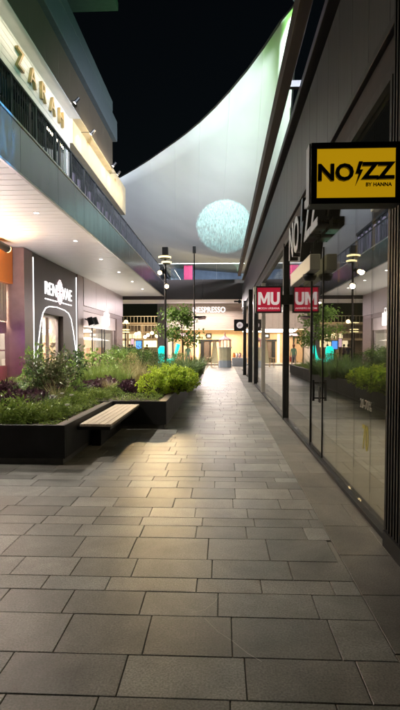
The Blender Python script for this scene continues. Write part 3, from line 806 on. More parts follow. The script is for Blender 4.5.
# projected round ripple, keystone corrected so that it falls round on the sloping fabric
from mathutils.bvhtree import BVHTree
bvh = BVHTree.FromPolygons([tuple(v) for v in sv], sfc)
PJ = Vector((.9, 4.0, 6.45)); pts = []
C0 = Vector((0, 0, CAM_H))
def onsail(px, py):
    d = (ROT @ Vector(((px-200)/F, (365-py)/F, -1))).normalized()
    return bvh.ray_cast(C0, d)[0]
cen = onsail(224.5, 226.5)
pj = lamp('SPOT', 'ripple_projector', PJ, 130000, (.46, 1, .97), cen, None, .01, 24, .02)
rm = pj.rotation_euler.to_matrix().transposed()
q2 = []
for k in range(24):
    t0 = 2*math.pi*k/24; h = onsail(224.5+29*math.cos(t0), 226.5+27.5*math.sin(t0))
    if h is None: continue
    dl = rm @ (h-PJ); q2.append((dl.x/-dl.z, dl.y/-dl.z))
mx_ = sum(q[0] for q in q2)/len(q2); my_ = sum(q[1] for q in q2)/len(q2)
cxx = sum((q[0]-mx_)**2 for q in q2)/len(q2); cyy = sum((q[1]-my_)**2 for q in q2)/len(q2); cxy = sum((q[0]-mx_)*(q[1]-my_) for q in q2)/len(q2)
# inverse square root of the covariance -> unit disc coordinates
tr_ = cxx+cyy; de = math.sqrt(cxx*cyy-cxy*cxy); tt = math.sqrt(tr_+2*de)
sxx, syy, sxy = (cxx+de)/tt, (cyy+de)/tt, cxy/tt
dd = sxx*syy-sxy*sxy; ixx, iyy, ixy = syy/dd, sxx/dd, -sxy/dd
k_ = 1/math.sqrt(2)
ld = pj.data; ld.use_nodes = True; n = ld.node_tree.nodes; l = ld.node_tree.links
em = next(x for x in n if x.type == 'EMISSION')
tc = n.new('ShaderNodeTexCoord'); sp_ = n.new('ShaderNodeSeparateXYZ'); l.new(tc.outputs['Normal'], sp_.inputs[0])
def mth(op, a, b=None, c=None):
    x = n.new('ShaderNodeMath'); x.operation = op
    for i, v in enumerate((a, b, c)):
        if v is None: continue
        if isinstance(v, (int, float)): x.inputs[i].default_value = v
        else: l.new(v, x.inputs[i])
    return x.outputs[0]
az = mth('ABSOLUTE', sp_.outputs[2])
qx = mth('SUBTRACT', mth('DIVIDE', sp_.outputs[0], az), mx_); qy = mth('SUBTRACT', mth('DIVIDE', sp_.outputs[1], az), my_)
ux = mth('MULTIPLY', mth('ADD', mth('MULTIPLY', qx, ixx), mth('MULTIPLY', qy, ixy)), k_)
uy = mth('MULTIPLY', mth('ADD', mth('MULTIPLY', qx, ixy), mth('MULTIPLY', qy, iyy)), k_)
cb = n.new('ShaderNodeCombineXYZ'); l.new(ux, cb.inputs[0]); l.new(uy, cb.inputs[1])
ln_ = n.new('ShaderNodeVectorMath'); ln_.operation = 'LENGTH'; l.new(cb.outputs[0], ln_.inputs[0])
en = n.new('ShaderNodeTexNoise'); en.inputs['Scale'].default_value = 14; en.inputs['Detail'].default_value = 4; l.new(cb.outputs[0], en.inputs['Vector'])
rad = mth('MULTIPLY_ADD', en.outputs['Fac'], .16, ln_.outputs['Value'])
mask = mth('SUBTRACT', 1, mth('SMOOTH_MIN', 1, mth('MAXIMUM', 0, mth('MULTIPLY', mth('SUBTRACT', rad, 1.0), 12)), .1))
mp = n.new('ShaderNodeMapping'); mp.inputs['Scale'].default_value = (24, 5, 1); mp.inputs['Rotation'].default_value = (0, 0, .12); l.new(cb.outputs[0], mp.inputs['Vector'])
no = n.new('ShaderNodeTexNoise'); no.inputs['Scale'].default_value = 1.5; no.inputs['Detail'].default_value = 5; no.inputs['Roughness'].default_value = .65; no.inputs['Distortion'].default_value = .8; l.new(mp.outputs[0], no.inputs['Vector'])
mr = n.new('ShaderNodeMapRange'); mr.inputs['From Min'].default_value = .40; mr.inputs['From Max'].default_value = .64; mr.inputs['To Min'].default_value = .30; mr.inputs['To Max'].default_value = 1.6
l.new(no.outputs['Fac'], mr.inputs['Value']); l.new(mth('MULTIPLY', mr.outputs[0], mask), em.inputs['Strength'])

# added spot imitating a rippled blue reflection on the near fascia
bj = lamp('SPOT', 'blue_reflection_spot', (.95, 6.6, 6.3), 7000, (.06, .42, 1), (-4.2, 9.5, 5.72), eb, .01, 15, .9)
ld = bj.data; ld.use_nodes = True; n = ld.node_tree.nodes; l = ld.node_tree.links
em = next(x for x in n if x.type == 'EMISSION')
tc = n.new('ShaderNodeTexCoord'); mp = n.new('ShaderNodeMapping'); mp.inputs['Scale'].default_value = (34, 12, 10); l.new(tc.outputs['Normal'], mp.inputs['Vector'])
no = n.new('ShaderNodeTexNoise'); no.inputs['Scale'].default_value = 1.3; no.inputs['Detail'].default_value = 3; l.new(mp.outputs[0], no.inputs['Vector'])
mr = n.new('ShaderNodeMapRange'); mr.inputs['From Min'].default_value = .42; mr.inputs['From Max'].default_value = .62; mr.inputs['To Min'].default_value = .3; mr.inputs['To Max'].default_value = 2.0
l.new(no.outputs['Fac'], mr.inputs['Value']); l.new(mr.outputs[0], em.inputs['Strength'])

# ------------------------------------------------------------------ planters and bench
HP = .54
def planter(label, x0, x1, y0, y1):
    t = thing('planter', label, 'planter', ((x0+x1)/2, (y0+y1)/2, 0))
    s = MB(); th = .05
    s.box(x0, x1, y0, y0+th, .09, HP); s.box(x0, x1, y1-th, y1, .09, HP)
    s.box(x0, x0+th, y0+th+.0005, y1-th-.0005, .09, HP); s.box(x1-th, x1, y0+th+.0005, y1-th-.0005, .09, HP)
    s.build('wall', M['planter'], t, .006)
    s = MB(); rw = .11
    s.box(x0+.052, x1-.052, y0+.052, y0+rw, HP-.05, HP-.012); s.box(x1-rw-.05, x1-.052, y0+rw+.001, y1-.06, HP-.05, HP-.012)
    s.build('rim', M['rim'], t, .004)
    bx('plinth', M['plinth'], t, x0+.04, x1-.04, y0+.04, y1-.04, 0, .089)
    # soil with a gently uneven top
    s = MB(); nx, ny = 24, max(16, int((y1-y0)*5)); i0 = len(s.v)
    for a in range(nx+1):
        for b in range(ny+1):
            xx = x0+.06+(x1-x0-.12)*a/nx; yy = y0+.06+(y1-y0-.12)*b/ny
            s.v.append((xx, yy, HP-.07+.05*math.sin(xx*3.1)*math.sin(yy*1.7)+rnd.uniform(-.01, .01)))
    for a in range(nx):
        for b in range(ny):
            q = i0+a*(ny+1)+b; s.f.append((q, q+ny+1, q+ny+2, q+1)); s.mi.append(0)
    s.build('soil', M['soil'], t)
    return t
planter('nearer black steel planter with a sharp front corner beside the bench', -5.6, -2.1, 6.56, 9.5)
planter('long black steel planter beyond the bench running towards the footbridge', -5.6, -1.07, 9.53, 28.6)
bn = thing('bench', 'pale wooden slab bench cantilevered between the two black planters', 'bench', (-1.82, 8.4, 0))
s = MB()
x = -2.04
for i in range(5):
    s.box(x+.003, x+.092-.003, 7.05, 9.5, .445, .485); x += .092
s.build('seat', M['wood'], bn, .006)
bx('frame', M['blackframe'], bn, -2.08, -1.60, 7.07, 9.48, .395, .443, bev=.004)
bx('support', M['blackframe'], bn, -2.09, -1.94, 7.9, 9.48, .0, .394)

# ------------------------------------------------------------------ plants
def vrand(r): return Vector((r.gauss(0, 1), r.gauss(0, 1), r.gauss(0, 1))).normalized()
def shrub_mesh(seed, rx, ry, h, n, ln, wd, up=.3, low=.15, stems=9, shape=1.0):
    r = random.Random(seed); f = MB(); st = MB()
    tips = []
    for k in range(stems*4):
        a = r.uniform(0, 2*math.pi); q = r.random()**.5
        zz = low+(1-low)*r.random()**shape
        rr = q*(1-.45*abs(zz-.55))
        tips.append(Vector((rx*rr*math.cos(a), ry*rr*math.sin(a), h*zz)))
    for tpt in tips:
        m = Vector((tpt.x*.35, tpt.y*.35, tpt.z*.55))
        st.tube([(r.uniform(-.04, .04), r.uniform(-.04, .04), 0), m, tpt], [.008, .006, .003], 4, False)
    for k in range(n):
        c = r.choice(tips); p = c+vrand(r)*r.random()**.5*h*.16
        if p.z < .02: p.z = .02+r.random()*.05
        d = (vrand(r)+Vector((p.x, p.y, 0))*.8+Vector((0, 0, up)))
        f.leaf(p, d, Vector((r.gauss(0, .5), r.gauss(0, .5), 1)), ln*r.uniform(.6, 1.25), wd*r.uniform(.7, 1.2))
    return f, st
def tuft_mesh(seed, n, ln, w, spread, bend):
    r = random.Random(seed); f = MB()
    for k in range(n):
        a = r.uniform(0, 2*math.pi); q = r.random()**.6*spread
        d = Vector((math.cos(a)*r.uniform(.05, .5), math.sin(a)*r.uniform(.05, .5), 1))
        f.blade(Vector((q*math.cos(a)*.4, q*math.sin(a)*.4, 0)), d, ln*r.uniform(.55, 1.1), w*r.uniform(.7, 1.2), bend*r.uniform(.5, 1.5), 4)
    return f
def clump_mesh(seed, rx, ry, h, n, ln, wd):
    r = random.Random(seed); f = MB()
    for k in range(n):
        a = r.uniform(0, 2*math.pi); q = r.random()**.5
        top = h*(1-q*q*.7)*r.uniform(.35, 1.0)
        p = Vector((rx*q*math.cos(a), ry*q*math.sin(a), max(.01, top)))
        d = Vector((p.x*2+r.gauss(0, .5), p.y*2+r.gauss(0, .5), r.uniform(-.1, .9)))
        f.leaf(p, d, Vector((r.gauss(0, .6), r.gauss(0, .6), 1)), ln*r.uniform(.6, 1.3), wd*r.uniform(.7, 1.2))
    return f
PROTO = {}
def proto(key, builder, m):
    if key not in PROTO:
        mb = builder(); o = mb.build(key, m); me = o.data; bpy.data.objects.remove(o); PROTO[key] = me
    return PROTO[key]
def plant(name, me, loc, label, cat, group, sc_=1., sz=None, rz=None, stems=None):
    if stems is None:
        o = bpy.data.objects.new(name, me); col.objects.link(o)
        o.location = loc; o.rotation_euler = (0, 0, rnd.uniform(0, 6.28) if rz is None else rz); o.scale = (sc_, sc_, sz or sc_)
        return tag(o, label, cat, group)
    o = thing(name, label, cat, loc, rnd.uniform(0, 6.28) if rz is None else rz, group)
    o.scale = (sc_, sc_, sz or sc_)
    f = bpy.data.objects.new('foliage', me); col.objects.link(f); f.parent = o
    g_ = bpy.data.objects.new('stem', stems); col.objects.link(g_); g_.parent = o
    return o
def shrubp(key, m, *a, **kw):
    if key not in PROTO:
        f, st = shrub_mesh(*a, **kw)
        o1 = f.build(key, m); o2 = st.build(key+'_stem', M['bark']); PROTO[key] = (o1.data, o2.data)
        bpy.data.objects.remove(o1); bpy.data.objects.remove(o2)
    return PROTO[key]
ZT = HP-.06
# low carpet that nobody could count
def carpet(x0, x1, y0, y1, n, seed, ln=.05, hh=.10, keep=None):
    r = random.Random(seed); f = MB()
    for k in range(n):
        x = r.uniform(x0, x1); y = r.uniform(y0, y1)
        nz = .5+.5*math.sin(x*4.1+1.3*math.sin(y*2.3))*math.sin(y*3.7+x)
        if r.random() > .35+.65*nz: continue
        p = Vector((x, y, ZT+r.random()*hh*(.4+nz)))
        f.leaf(p, Vector((r.gauss(0, 1), r.gauss(0, 1), r.uniform(0, 1))), Vector((r.gauss(0, .5), r.gauss(0, .5), 1)), ln*r.uniform(.6, 1.4), ln*.55*r.uniform(.7, 1.2))
    return f
tag(carpet(-5.5, -2.3, 6.72, 9.45, 13000, 3).build('ground_cover', L['carpet']), 'low green ground cover carpeting the nearer planter', 'ground cover', None, 'stuff')
tag(carpet(-5.5, -1.25, 9.7, 14, 11000, 4).build('ground_cover', L['carpet']), 'low green ground cover carpeting the front of the long planter', 'ground cover', None, 'stuff')
tag(carpet(-5.5, -1.25, 14, 28.4, 16000, 5, .09, .16).build('ground_cover', L['dgrass'] if False else L['carpet']), 'low ground cover along the far stretch of the long planter', 'ground cover', None, 'stuff')

PUR = [proto('purple_clump%d' % i, lambda i=i: clump_mesh(20+i, .30, .26, .26, 520, .085, .05), L['purple']) for i in range(3)]
GRN = [proto('green_clump%d' % i, lambda i=i: clump_mesh(30+i, .28, .28, .25, 620, .06, .026), L['carpet']) for i in range(3)]
TUF = [proto('tuft%d' % i, lambda i=i: tuft_mesh(40+i, 230, .85, .012, .30, .5), L['grass']) for i in range(2)]
DTU = [proto('dtuft%d' % i, lambda i=i: tuft_mesh(45+i, 260, .62, .013, .34, .8), L['dgrass']) for i in range(2)]
STR = [proto('straw%d' % i, lambda i=i: tuft_mesh(48+i, 150, .75, .009, .28, .5), L['straw']) for i in range(2)]
def floorpt(px, py, z=ZT):
    d = ROT @ Vector(((px-200)/F, (365-py)/F, -1)); t = (z-CAM_H)/d.z
    return Vector((d.x*t, d.y*t, z))
purple = [(8, 417, 'at the left edge of the nearer planter'), (24, 414, 'second in from the left edge of the photo'), (40, 409, 'just left of the white flowers'), (31, 404, 'behind the front purple patch by the sapling'), (16, 406, 'in the second rank at the left edge'), (57, 398, 'under the broad leaved sapling'),
          (72, 396, 'at the left end of the purple row behind the bench'), (84, 395.5, 'in the middle of the purple row behind the bench'), (96, 394.5, 'at the right end of the purple row behind the bench'), (106, 392.5, 'past the purple row, nearest the bench rim'), (132, 394, 'at the front left of the long planter beyond the bench'), (144, 394.5, 'beside the lime shrub in the long planter'), (50, 391, 'close to the foot of the mauve pillar view'), (5, 399, 'far left in the third rank')]
for i, (px, py, w_) in enumerate(purple):
    plant('purple_plant', PUR[i % 3], floorpt(px, py), 'dark purple leafy clump '+w_, 'plant', 'purple leafed clumps', rnd.uniform(1.1, 1.4))
greens = [(60, 413, 'beside the white flowers'), (78, 407, 'against the brown rim near the bench end'), (93, 402, 'halfway along the brown rim behind the bench'), (100, 398.5, 'third along the brown rim behind the bench'), (112, 396, 'last along the brown rim behind the bench'), (20, 424, 'at the front lip of the nearer planter'), (38, 422, 'at the front lip, right of its neighbour'), (5, 425, 'at the front lip by the left edge'), (48, 418, 'in front of the white flowers'), (118, 394, 'where the two planters meet')]
for i, (px, py, w_) in enumerate(greens):
    plant('green_plant', GRN[i % 3], floorpt(px, py), 'soft green mounded plant '+w_, 'plant', 'green mounded plants', rnd.uniform(.85, 1.15))
extra = [(14, 421, 0, 'light green sprawling plant low at the front lip'), (30, 415, 1, 'reddish leafed small plant among the front purple clumps'), (45, 413, 2, 'fine bladed dark tuft left of the white flowers'), (66, 404, 0, 'light green sprawling plant behind the white flowers'), (84, 400, 2, 'fine bladed dark tuft in front of the purple row'), (22, 400, 2, 'fine bladed dark tuft in front of the mauve pillar'), (12, 411, 1, 'reddish leafed small plant near the left edge'), (56, 406, 3, 'pale straw tuft beside the sapling stem'), (108, 395, 3, 'pale straw tuft by the brown rim near the bench end'), (36, 398, 3, 'pale straw tuft below the vertical light strip'), (2, 413, 0, 'light green sprawling plant cut by the left edge')]
EX = [proto('sprawl', lambda: clump_mesh(51, .34, .3, .30, 420, .11, .035), L['grass']), proto('reddish', lambda: clump_mesh(52, .26, .26, .34, 300, .10, .045), L['pinkleaf']), proto('finetuft', lambda: tuft_mesh(53, 190, .42, .010, .26, .9), L['dgrass']), proto('strawtuft', lambda: tuft_mesh(54, 110, .5, .008, .2, .6), L['straw'])]
for px, py, k, w_ in extra:
    plant(['sprawling_plant', 'reddish_plant', 'grass_tuft', 'grass_tuft'][k], EX[k], floorpt(px, py), w_, 'plant', 'mixed small plants', rnd.uniform(.85, 1.15))
# white flowers
for i, (px, py, w_) in enumerate([(54, 412, 'left one of the trio by the brown rim'), (62, 409, 'middle one of the trio by the brown rim'), (70, 411, 'right one of the trio by the brown rim'), (68, 424, 'lone one near the front corner')]):
    p = floorpt(px, py); t = thing('white_flower', 'small white flower head, '+w_, 'flower', p, 0, 'white flowers')
    r = random.Random(60+i); s = MB(); st = MB()
    q = p+Vector((r.uniform(-.04, .04), r.uniform(-.04, .04), .27)); st.tube([p, q], .004, 4)
    s.lathe(q, [(.0, -.01), (.012, -.004), (.014, .006), (.0, .012)], 8)
    for a in range(14): s.leaf(q+Vector((0, 0, .004*(a % 2))), Vector((math.cos(a*.45*2), math.sin(a*.45*2), .25+.3*(a % 2))), Vector((0, 0, 1)), .045, .03)
    s.build('petal', L['petal'], t); st.build('stem', L['green'], t)
# sapling with big pinkish leaves (front)
f1, s1 = shrubp('sapling', L['pinkleaf'], 71, .45, .45, 1.15, 300, .15, .075, .0, .3, 8)
f1b, s1b = shrubp('saplingdark', L['dark'], 72, .45, .45, 1.05, 300, .13, .065, .1, .15, 9)
f2, s2 = shrubp('broad', L['green'], 73, .55, .55, 1.15, 340, .13, .07, .1, .25, 9)
f3, s3 = shrubp('fine', L['green'], 74, .55, .55, .9, 1500, .07, .028, .5, .1, 10)
f4, s4 = shrubp('darkfine', L['dark'], 75, .55, .55, .95, 1500, .075, .03, .5, .1, 10)
f5, s5 = shrubp('lime', L['lime'], 76, .38, .36, .46, 1150, .075, .042, .35, .05, 12)
f6, s6 = shrubp('strawbush', L['straw'], 77, .5, .5, .85, 1200, .07, .024, .6, .1, 10)
def shr(fs, px, py, label, s, sz=None, name='shrub', group='planter shrubs', rz=None):
    return plant(name, fs[0], floorpt(px, py), label, 'shrub', group, s, sz, rz, fs[1])
SH1, SH1B, SH2, SH3, SH4, SH5, SH6 = (f1, s1), (f1b, s1b), (f2, s2), (f3, s3), (f4, s4), (f5, s5), (f6, s6)
shr(SH1, 50, 403, 'broad leaved sapling with pinkish drooping leaves in front of the glowing arch', .95, .85, 'sapling')
shr(SH1B, 38, 402, 'dark leafy shrub left of the pinkish sapling', .7, .68)
shr(SH2, 64, 399, 'upright green shrub right of the pinkish sapling', .75, .72)
shr(SH1B, 76, 391, 'tall dark shrub hiding the foot of the second light strip', .85, .98)
shr(SH2, 34, 392, 'bright leaf sprig against the first vertical light strip', .6, .95)
shr(SH2, 98, 385, 'spreading shrub in front of the pink shop window', 1.15, .84)
shr(SH2, 112, 383, 'spreading shrub right of the pink shop window', 1.15, .8)
shr(SH3, 24, 397, 'fine leaved shrub in front of the mauve pillar', .6, .5)
shr(SH3, 8, 398, 'low fine leaved shrub below the orange shop shelves', .7, .4)
for i, (px, py, s, w_) in enumerate([(88, 389, 1.0, 'leftmost behind the purple row'), (97, 388, 1.1, 'second from the left behind the purple row'), (106, 387, 1.15, 'third behind the purple row'), (116, 386, 1.1, 'fourth behind the purple row'), (124, 388, .9, 'nearest the joint of the planters'), (78, 389, .8, 'just right of the dark shrub')]):
    plant('grass_tuft', TUF[i % 2], floorpt(px, py), 'tall light green grass tuft '+w_, 'grass tuft', 'light grass tufts', s, s*.82)
for i, (px, py, s, w_) in enumerate([(128, 386, 1.1, 'behind the dark clump of the long planter'), (138, 384, 1.1, 'left of the lime shrub'), (147, 386, 1., 'touching the lime shrub'), (125, 380, 1.3, 'in the second rank behind the bench end')]):
    plant('straw_grass', STR[i % 2], floorpt(px, py), 'straw coloured grass tuft '+w_, 'grass tuft', 'straw grass tufts', s)
shr(SH6, 131, 382, 'pale straw coloured bush left of the lamp post', 1.1, .95)
shr(SH3, 120, 381, 'green feathery bush behind the bench end', 1.1, 1.1)
shr(SH4, 143, 378, 'dark bush at the foot of the lamp post', 1.1, 1.0)
shr(SH3, 137, 374, 'green bush under the far left lamp', 1.2, 1.1)
shr(SH4, 127, 373, 'dark green bush in front of the far plaza', 1.2, 1.15)
for i, (px, py, s, w_) in enumerate([(155, 396, 1.0, 'nearest left'), (166, 394, 1.1, 'second from the left'), (177, 393.5, 1.1, 'in the middle'), (186, 391, 1.0, 'at the kerb side corner'), (160, 388.5, 1.1, 'behind the left pair'), (172, 387, 1.15, 'behind the middle'), (184, 386, 1.0, 'last along the planter edge')]):
    shr(SH5, px, py, 'lime yellow rounded shrub in the long planter, '+w_, s, s*1.05, 'lime_shrub', 'lime shrubs')
for i, (px, py, s, w_) in enumerate([(152, 382, 1.0, 'left of the teal glow'), (162, 380.5, 1.2, 'in front of the teal glow'), (172, 380, 1.2, 'right of the teal glow'), (182, 379.5, 1.3, 'second right of the teal glow'), (190, 378.5, 1.3, 'at the edge behind the lime shrubs'), (196, 376.5, 1.4, 'next along the planter edge'), (199, 374, 1.5, 'at the far end of the planter'), (178, 375.5, 1.4, 'below the young tree'), (188, 374.5, 1.4, 'between the tree and the kerb'), (168, 375, 1.4, 'beside the lamp pole')]):
    plant('dark_grass', DTU[i % 2], floorpt(px, py), 'dense dark green grass tuft '+w_, 'grass tuft', 'dark grass tufts', s)
shr(SH4, 151, 374, 'dark bush left of the teal light', 1.1, .9)
shr(SH3, 176, 372, 'green bush right of the teal light', 1.1, .9)

# young tree
def tree(px, py, Y, h, cr, seed, label, n=900, m='green', ln=.2):
    r = random.Random(seed); base = P(px, py, Y); base.z = ZT
    t = thing('young_tree', label, 'tree', base)
    s = MB(); tips = []
    top = base+Vector((r.uniform(-.15, .15), 0, h))
    s.tube([base, base.lerp(top, .4)+Vector((.05, 0, 0)), top], [.055, .04, .012], 8)
    for k in range(16):
        b0_ = base.lerp(top, r.uniform(.38, .9)); a = r.uniform(0, 6.28); ll = cr*r.uniform(.5, 1.05)
        e = b0_+Vector((math.cos(a)*ll, math.sin(a)*ll, ll*r.uniform(.1, .6)))
        s.tube([b0_, b0_.lerp(e, .5)+Vector((0, 0, .08)), e], [.018, .012, .004], 5); tips += [e, b0_.lerp(e, .6), b0_.lerp(e, .8)]
    s.build('trunk', M['bark'], t)
    f = MB()
    for k in range(n):
        c = r.choice(tips); p = c+vrand(r)*r.random()**.6*cr*.34
        f.leaf(p, vrand(r)+Vector((0, 0, -.3)), Vector((r.gauss(0, .6), r.gauss(0, .6), 1)), ln*r.uniform(.6, 1.2), ln*.55*r.uniform(.8, 1.2))
    f.build('crown', L[m], t)
tree(183, 374, 26.5, 3.0, 1.2, 91, 'young tree with loose green crown near the end of the long planter', 1300)

# lamp posts
def lamp_post(px, Y, top_py, label, lit=True, sign=False):
    b = P(px, 346, Y); x = b.x; top = P(px, top_py, Y).z
    t = thing('lamp_post', label, 'lamp post', (x, Y, 0))
    MB().tube([(x, Y, .3), (x, Y, top-.3)], [.046, .04] if lit else [.03, .026], 12).build('pole', M['black'], t)
    MB().tube([(x, Y, 0), (x, Y, .32)], .09, 12).build('foot', M['black'], t)
    k_ = .11 if lit else .07
    MB().box(x-k_, x+k_, Y-k_, Y+k_, top-.30, top).build('cap_box', M['black'], t, .01)
    if lit:
        for dz, rr, dx in ((-.38, .25, -.02), (-.58, .20, .05)):
            MB().lathe((x+dx, Y, top+dz), [(rr*.5, .055), (rr, .03), (rr, -.01), (rr*.9, -.03)], 24).build('lamp_disc', M['lampdisc'], t)
            MB().lathe((x+dx, Y, top+dz-.045), [(rr*.6, -.02), (rr*.9, .012)], 24).build('disc_cap', M['black'], t)
        for (dx, dz, dr) in ((-.15, -.95, (-.3, -.8, -.35)), (.06, -1.48, (.125, -.93, -.335))):
            h = Vector((x+dx, Y-.1, top+dz)); d = Vector(dr).normalized()
            MB().tube([(x, Y, top+dz), h], .02, 6).build('arm', M['black'], t)
            hd = MB().tube([h-d*.12, h+d*.1], [.08, .10], 12).build('spot_head', M['black'], t)
            MB().lathe(h+d*.12, [(.02, -.08), (.07, -.05), (.085, 0), (.07, .05), (.02, .08)], 12).build('spot_glow', M['lampwarm'], hd, smooth=True)
            lamp('SPOT', 'spot_lamp', h+d*.26, 420 if dx < 0 else 330, (1, .72, .36), h+d*8, t, .08, 110 if dx < 0 else 44, .9)
    if sign:
        MB().box(x+.02, x+.5, Y-.02, Y+.02, P(px, 318.5, Y).z, P(px, 316, Y).z).build('arm', M['black'], t)
        MB().prism([(x+.15, Y-.03, P(px, 318.2, Y).z), (x+.55, Y-.03, P(px, 316.5, Y).z), (x+.5, Y-.03, P(px, 319.4, Y).z), (x+.2, Y-.03, P(px, 319.6, Y).z)], (0, .06, 0)).build('flag', M['mauve'], t)
    return t
lamp_post(165.5, 19.4, 247.5, 'tall black lamp post with stacked glowing discs and two bright spots in the planter')
lamp_post(194.3, 22.5, 246.5, 'slim black unlit pole with small flag arm by the planter edge', False, True)

# ------------------------------------------------------------------ coffee shop at the end of the lane
YN = 41.
cf = thing('coffee_shop', 'tan slatted coffee shop closing the lane behind the footbridge', 'building', (-1, YN, 0))
fz0, fz1 = P(210, 329, YN).z, P(210, 303.5, YN).z
s = MB(); z = fz0
while z < fz1+1.6: s.box(-4.4, 2.6, YN, YN+.25, z+.006, z+.14); z += .145
s.build('slatted_fascia', M['tan'], cf)
bx('backing', M['tan'], cf, -4.4, 2.6, YN+.1, YN+.3, fz0, fz1+1.6)
bx('glowing_edge', M['skypink'], cf, -9, 2.4, YN-.55, YN-.4, fz1+.02, fz1+.16)  # canopy edge is no lamp; its pinkish lighting is put in as glow
bx('canopy', M['white'], cf, -9, 2.4, YN-.39, YN-.01, fz1+.0, fz1+.22)
bx('lit_ceiling', M['warmpanel'], cf, -4.3, 2.5, YN+.35, YN+3.2, fz0+.02, fz0+.05)
bx('back_wall', M['tanwall'], cf, -4.3, 2.5, YN+3.3, YN+3.5, .15, fz0+.3)
bx('side_wall', M['greyconc'], cf, -4.6, -4.42, YN-.1, YN+3.5, 0, fz1+2)
bx('floor', M['floorin'], cf, -4.3, 2.5, YN-.2, YN+3.3, -.003, .14)
lamp('AREA', 'canopy_fill', (-2, YN-1.2, fz1-.05), 720, (1, .86, .86), (-2, YN-3.5, 0), cf, 6, sizey=.3)  # added fill that brightens the kiosk and the paving before it
lamp('AREA', 'shop_lamp', (-1, YN+1.6, fz0-.05), 700, (1, .86, .66), (-1, YN+1.2, 0), cf, 5, sizey=2)
yd = YN+3.28
def pbox(name, m, parent, px0, px1, py0, py1, Y, dep, bev=0):
    a, b = P(px0, py1, Y), P(px1, py0, Y)
    return bx(name, m, parent, a.x, b.x, Y, Y+dep, max(.0, a.z), b.z, bev=bev)
pbox('door_frame', M['blackframe'], cf, 199, 221, 339.5, 341.2, yd-.1, .09)
pbox('door_frame', M['blackframe'], cf, 200.5, 204, 341.4, 363.5, yd-.1, .09)
pbox('door_frame', M['blackframe'], cf, 209.5, 211, 341.4, 363.5, yd-.1, .09)
pbox('door_leaf', M['rim'], cf, 204.3, 209.2, 342, 363.5, yd-.05, .04)
pbox('light_column', M['warmpanel'], cf, 196, 198.6, 334, 363, yd-.1, .09)
pbox('wall_sign', M['blackframe'], cf, 206, 211.5, 333.5, 338.3, yd-.1, .09)
pbox('wall_sign_mark', M['signwhite'], cf, 207.4, 210.2, 334.8, 337, yd-.12, .015)
nsn = thing('shop_sign', 'white lit NESPRESSO lettering on the tan slatted fascia', 'sign', (-1, YN-.1, 4.4))
p = P(209, 310, YN-.06)
text('lettering', 'NESPRESSO', M['letterled'], nsn, p, FACE_CAM, .62, .02, .006, sx=.86)
# shops beyond
# kiosk
p = P(225, 367, 37.8); p.z = 0
ks = thing('kiosk', 'pale cream domed kiosk with pink top and blue base outside the coffee shop', 'kiosk', p)
z = lambda py: P(225, py, 37.8).z
MB().lathe(p, [(.50, 0), (.50, z(360.5))], 10).build('base', M['paleblue'], ks)
MB().lathe(p+Vector((0, 0, z(360.4))), [(.46, 0), (.46, z(348)-z(360.4))], 10).build('body', M['palecream'], ks)
MB().lathe(p+Vector((0, 0, z(348)+.002)), [(.52, 0), (.52, .07)], 10).build('cornice', M['white'], ks)
for a in range(10):
    an = a*math.pi/5; q = p+Vector((.43*math.cos(an), .43*math.sin(an), z(348)+.073))
    MB().tube([q, q+Vector((0, 0, .50))], .035, 6).build('post', M['palepink'], ks)
MB().lathe(p+Vector((0, 0, z(348)+.575)), [(.48, 0), (.48, .06), (.36, .14), (.14, .28), (.05, .36), (.03, .62), (.0, .66)], 10).build('roof', M['palepink'], ks)
kl = MB().lathe(p+Vector((0, 0, z(348)+.08)), [(.14, 0), (.16, .2), (.1, .42)], 10).build('lantern', M['warmpanel'], ks)
ea = thing('easel_sign', 'white A frame easel board standing left of the kiosk', 'board', P(215, 366, 38.6))
e0 = P(214.5, 365, 38.6); e0.z = 0
MB().prism([e0+Vector((-.28, 0, .25)), e0+Vector((-.12, .25, 1.95)), e0+Vector((.12, .25, 1.95)), e0+Vector((.28, 0, .25))], (0, .03, 0)).build('panel', M['palecream'], ea)
s = MB(); s.tube([e0+Vector((-.3, 0, 0)), e0+Vector((-.1, .26, 2.1))], .02, 6); s.tube([e0+Vector((.3, 0, 0)), e0+Vector((.1, .26, 2.1))], .02, 6); s.tube([e0+Vector((0, .8, 0)), e0+Vector((0, .26, 2.05))], .02, 6)
s.build('leg', M['boxwood'], ea)
q = P(209.5, 366, 37.4); q.z = 0
tbl = thing('stool', 'small pale wooden stool left of the easel board', 'stool', q)
MB().lathe(q+Vector((0, 0, .68)), [(.24, 0), (.25, .02), (.24, .05)], 16).build('seat', M['boxwood'], tbl)
for a in range(4):
    an = a*math.pi/2+.6; MB().tube([q+Vector((.25*math.cos(an), .25*math.sin(an), 0)), q+Vector((.12*math.cos(an), .12*math.sin(an), .69))], .02, 6).build('leg', M['boxwood'], tbl)
ct = thing('counter', 'blue fronted counter at the right side of the coffee shop', 'counter', P(238, 366, 39.5))
a, b = P(232, 367, 39.5), P(245, 358.5, 39.5)
bx('body', M['paleblue'], ct, a.x, b.x+.5, 39.5, 40.1, .0, b.z, bev=.02); bx('top', M['white'], ct, a.x-.04, b.x+.5, 39.46, 40.14, b.z+.002, b.z+.06)
for i, px in enumerate((234, 237, 240)):
    c0_ = P(px, 358, 39.8); c0_.z = b.z+.062
    t = thing('jar', ['left jar on the blue fronted counter', 'middle jar on the blue fronted counter', 'right jar on the blue fronted counter'][i], 'jar', c0_, 0, 'counter jars')
    MB().lathe(c0_, [(.09, 0), (.11, .1), (.1, .28), (.06, .33)], 12).build('body', [M['orange'], M['white'], M['palepink']][i], t, smooth=True)
    MB().lathe(c0_+Vector((0, 0, .332)), [(.07, 0), (.06, .05)], 12).build('lid', M['blackframe'], t)

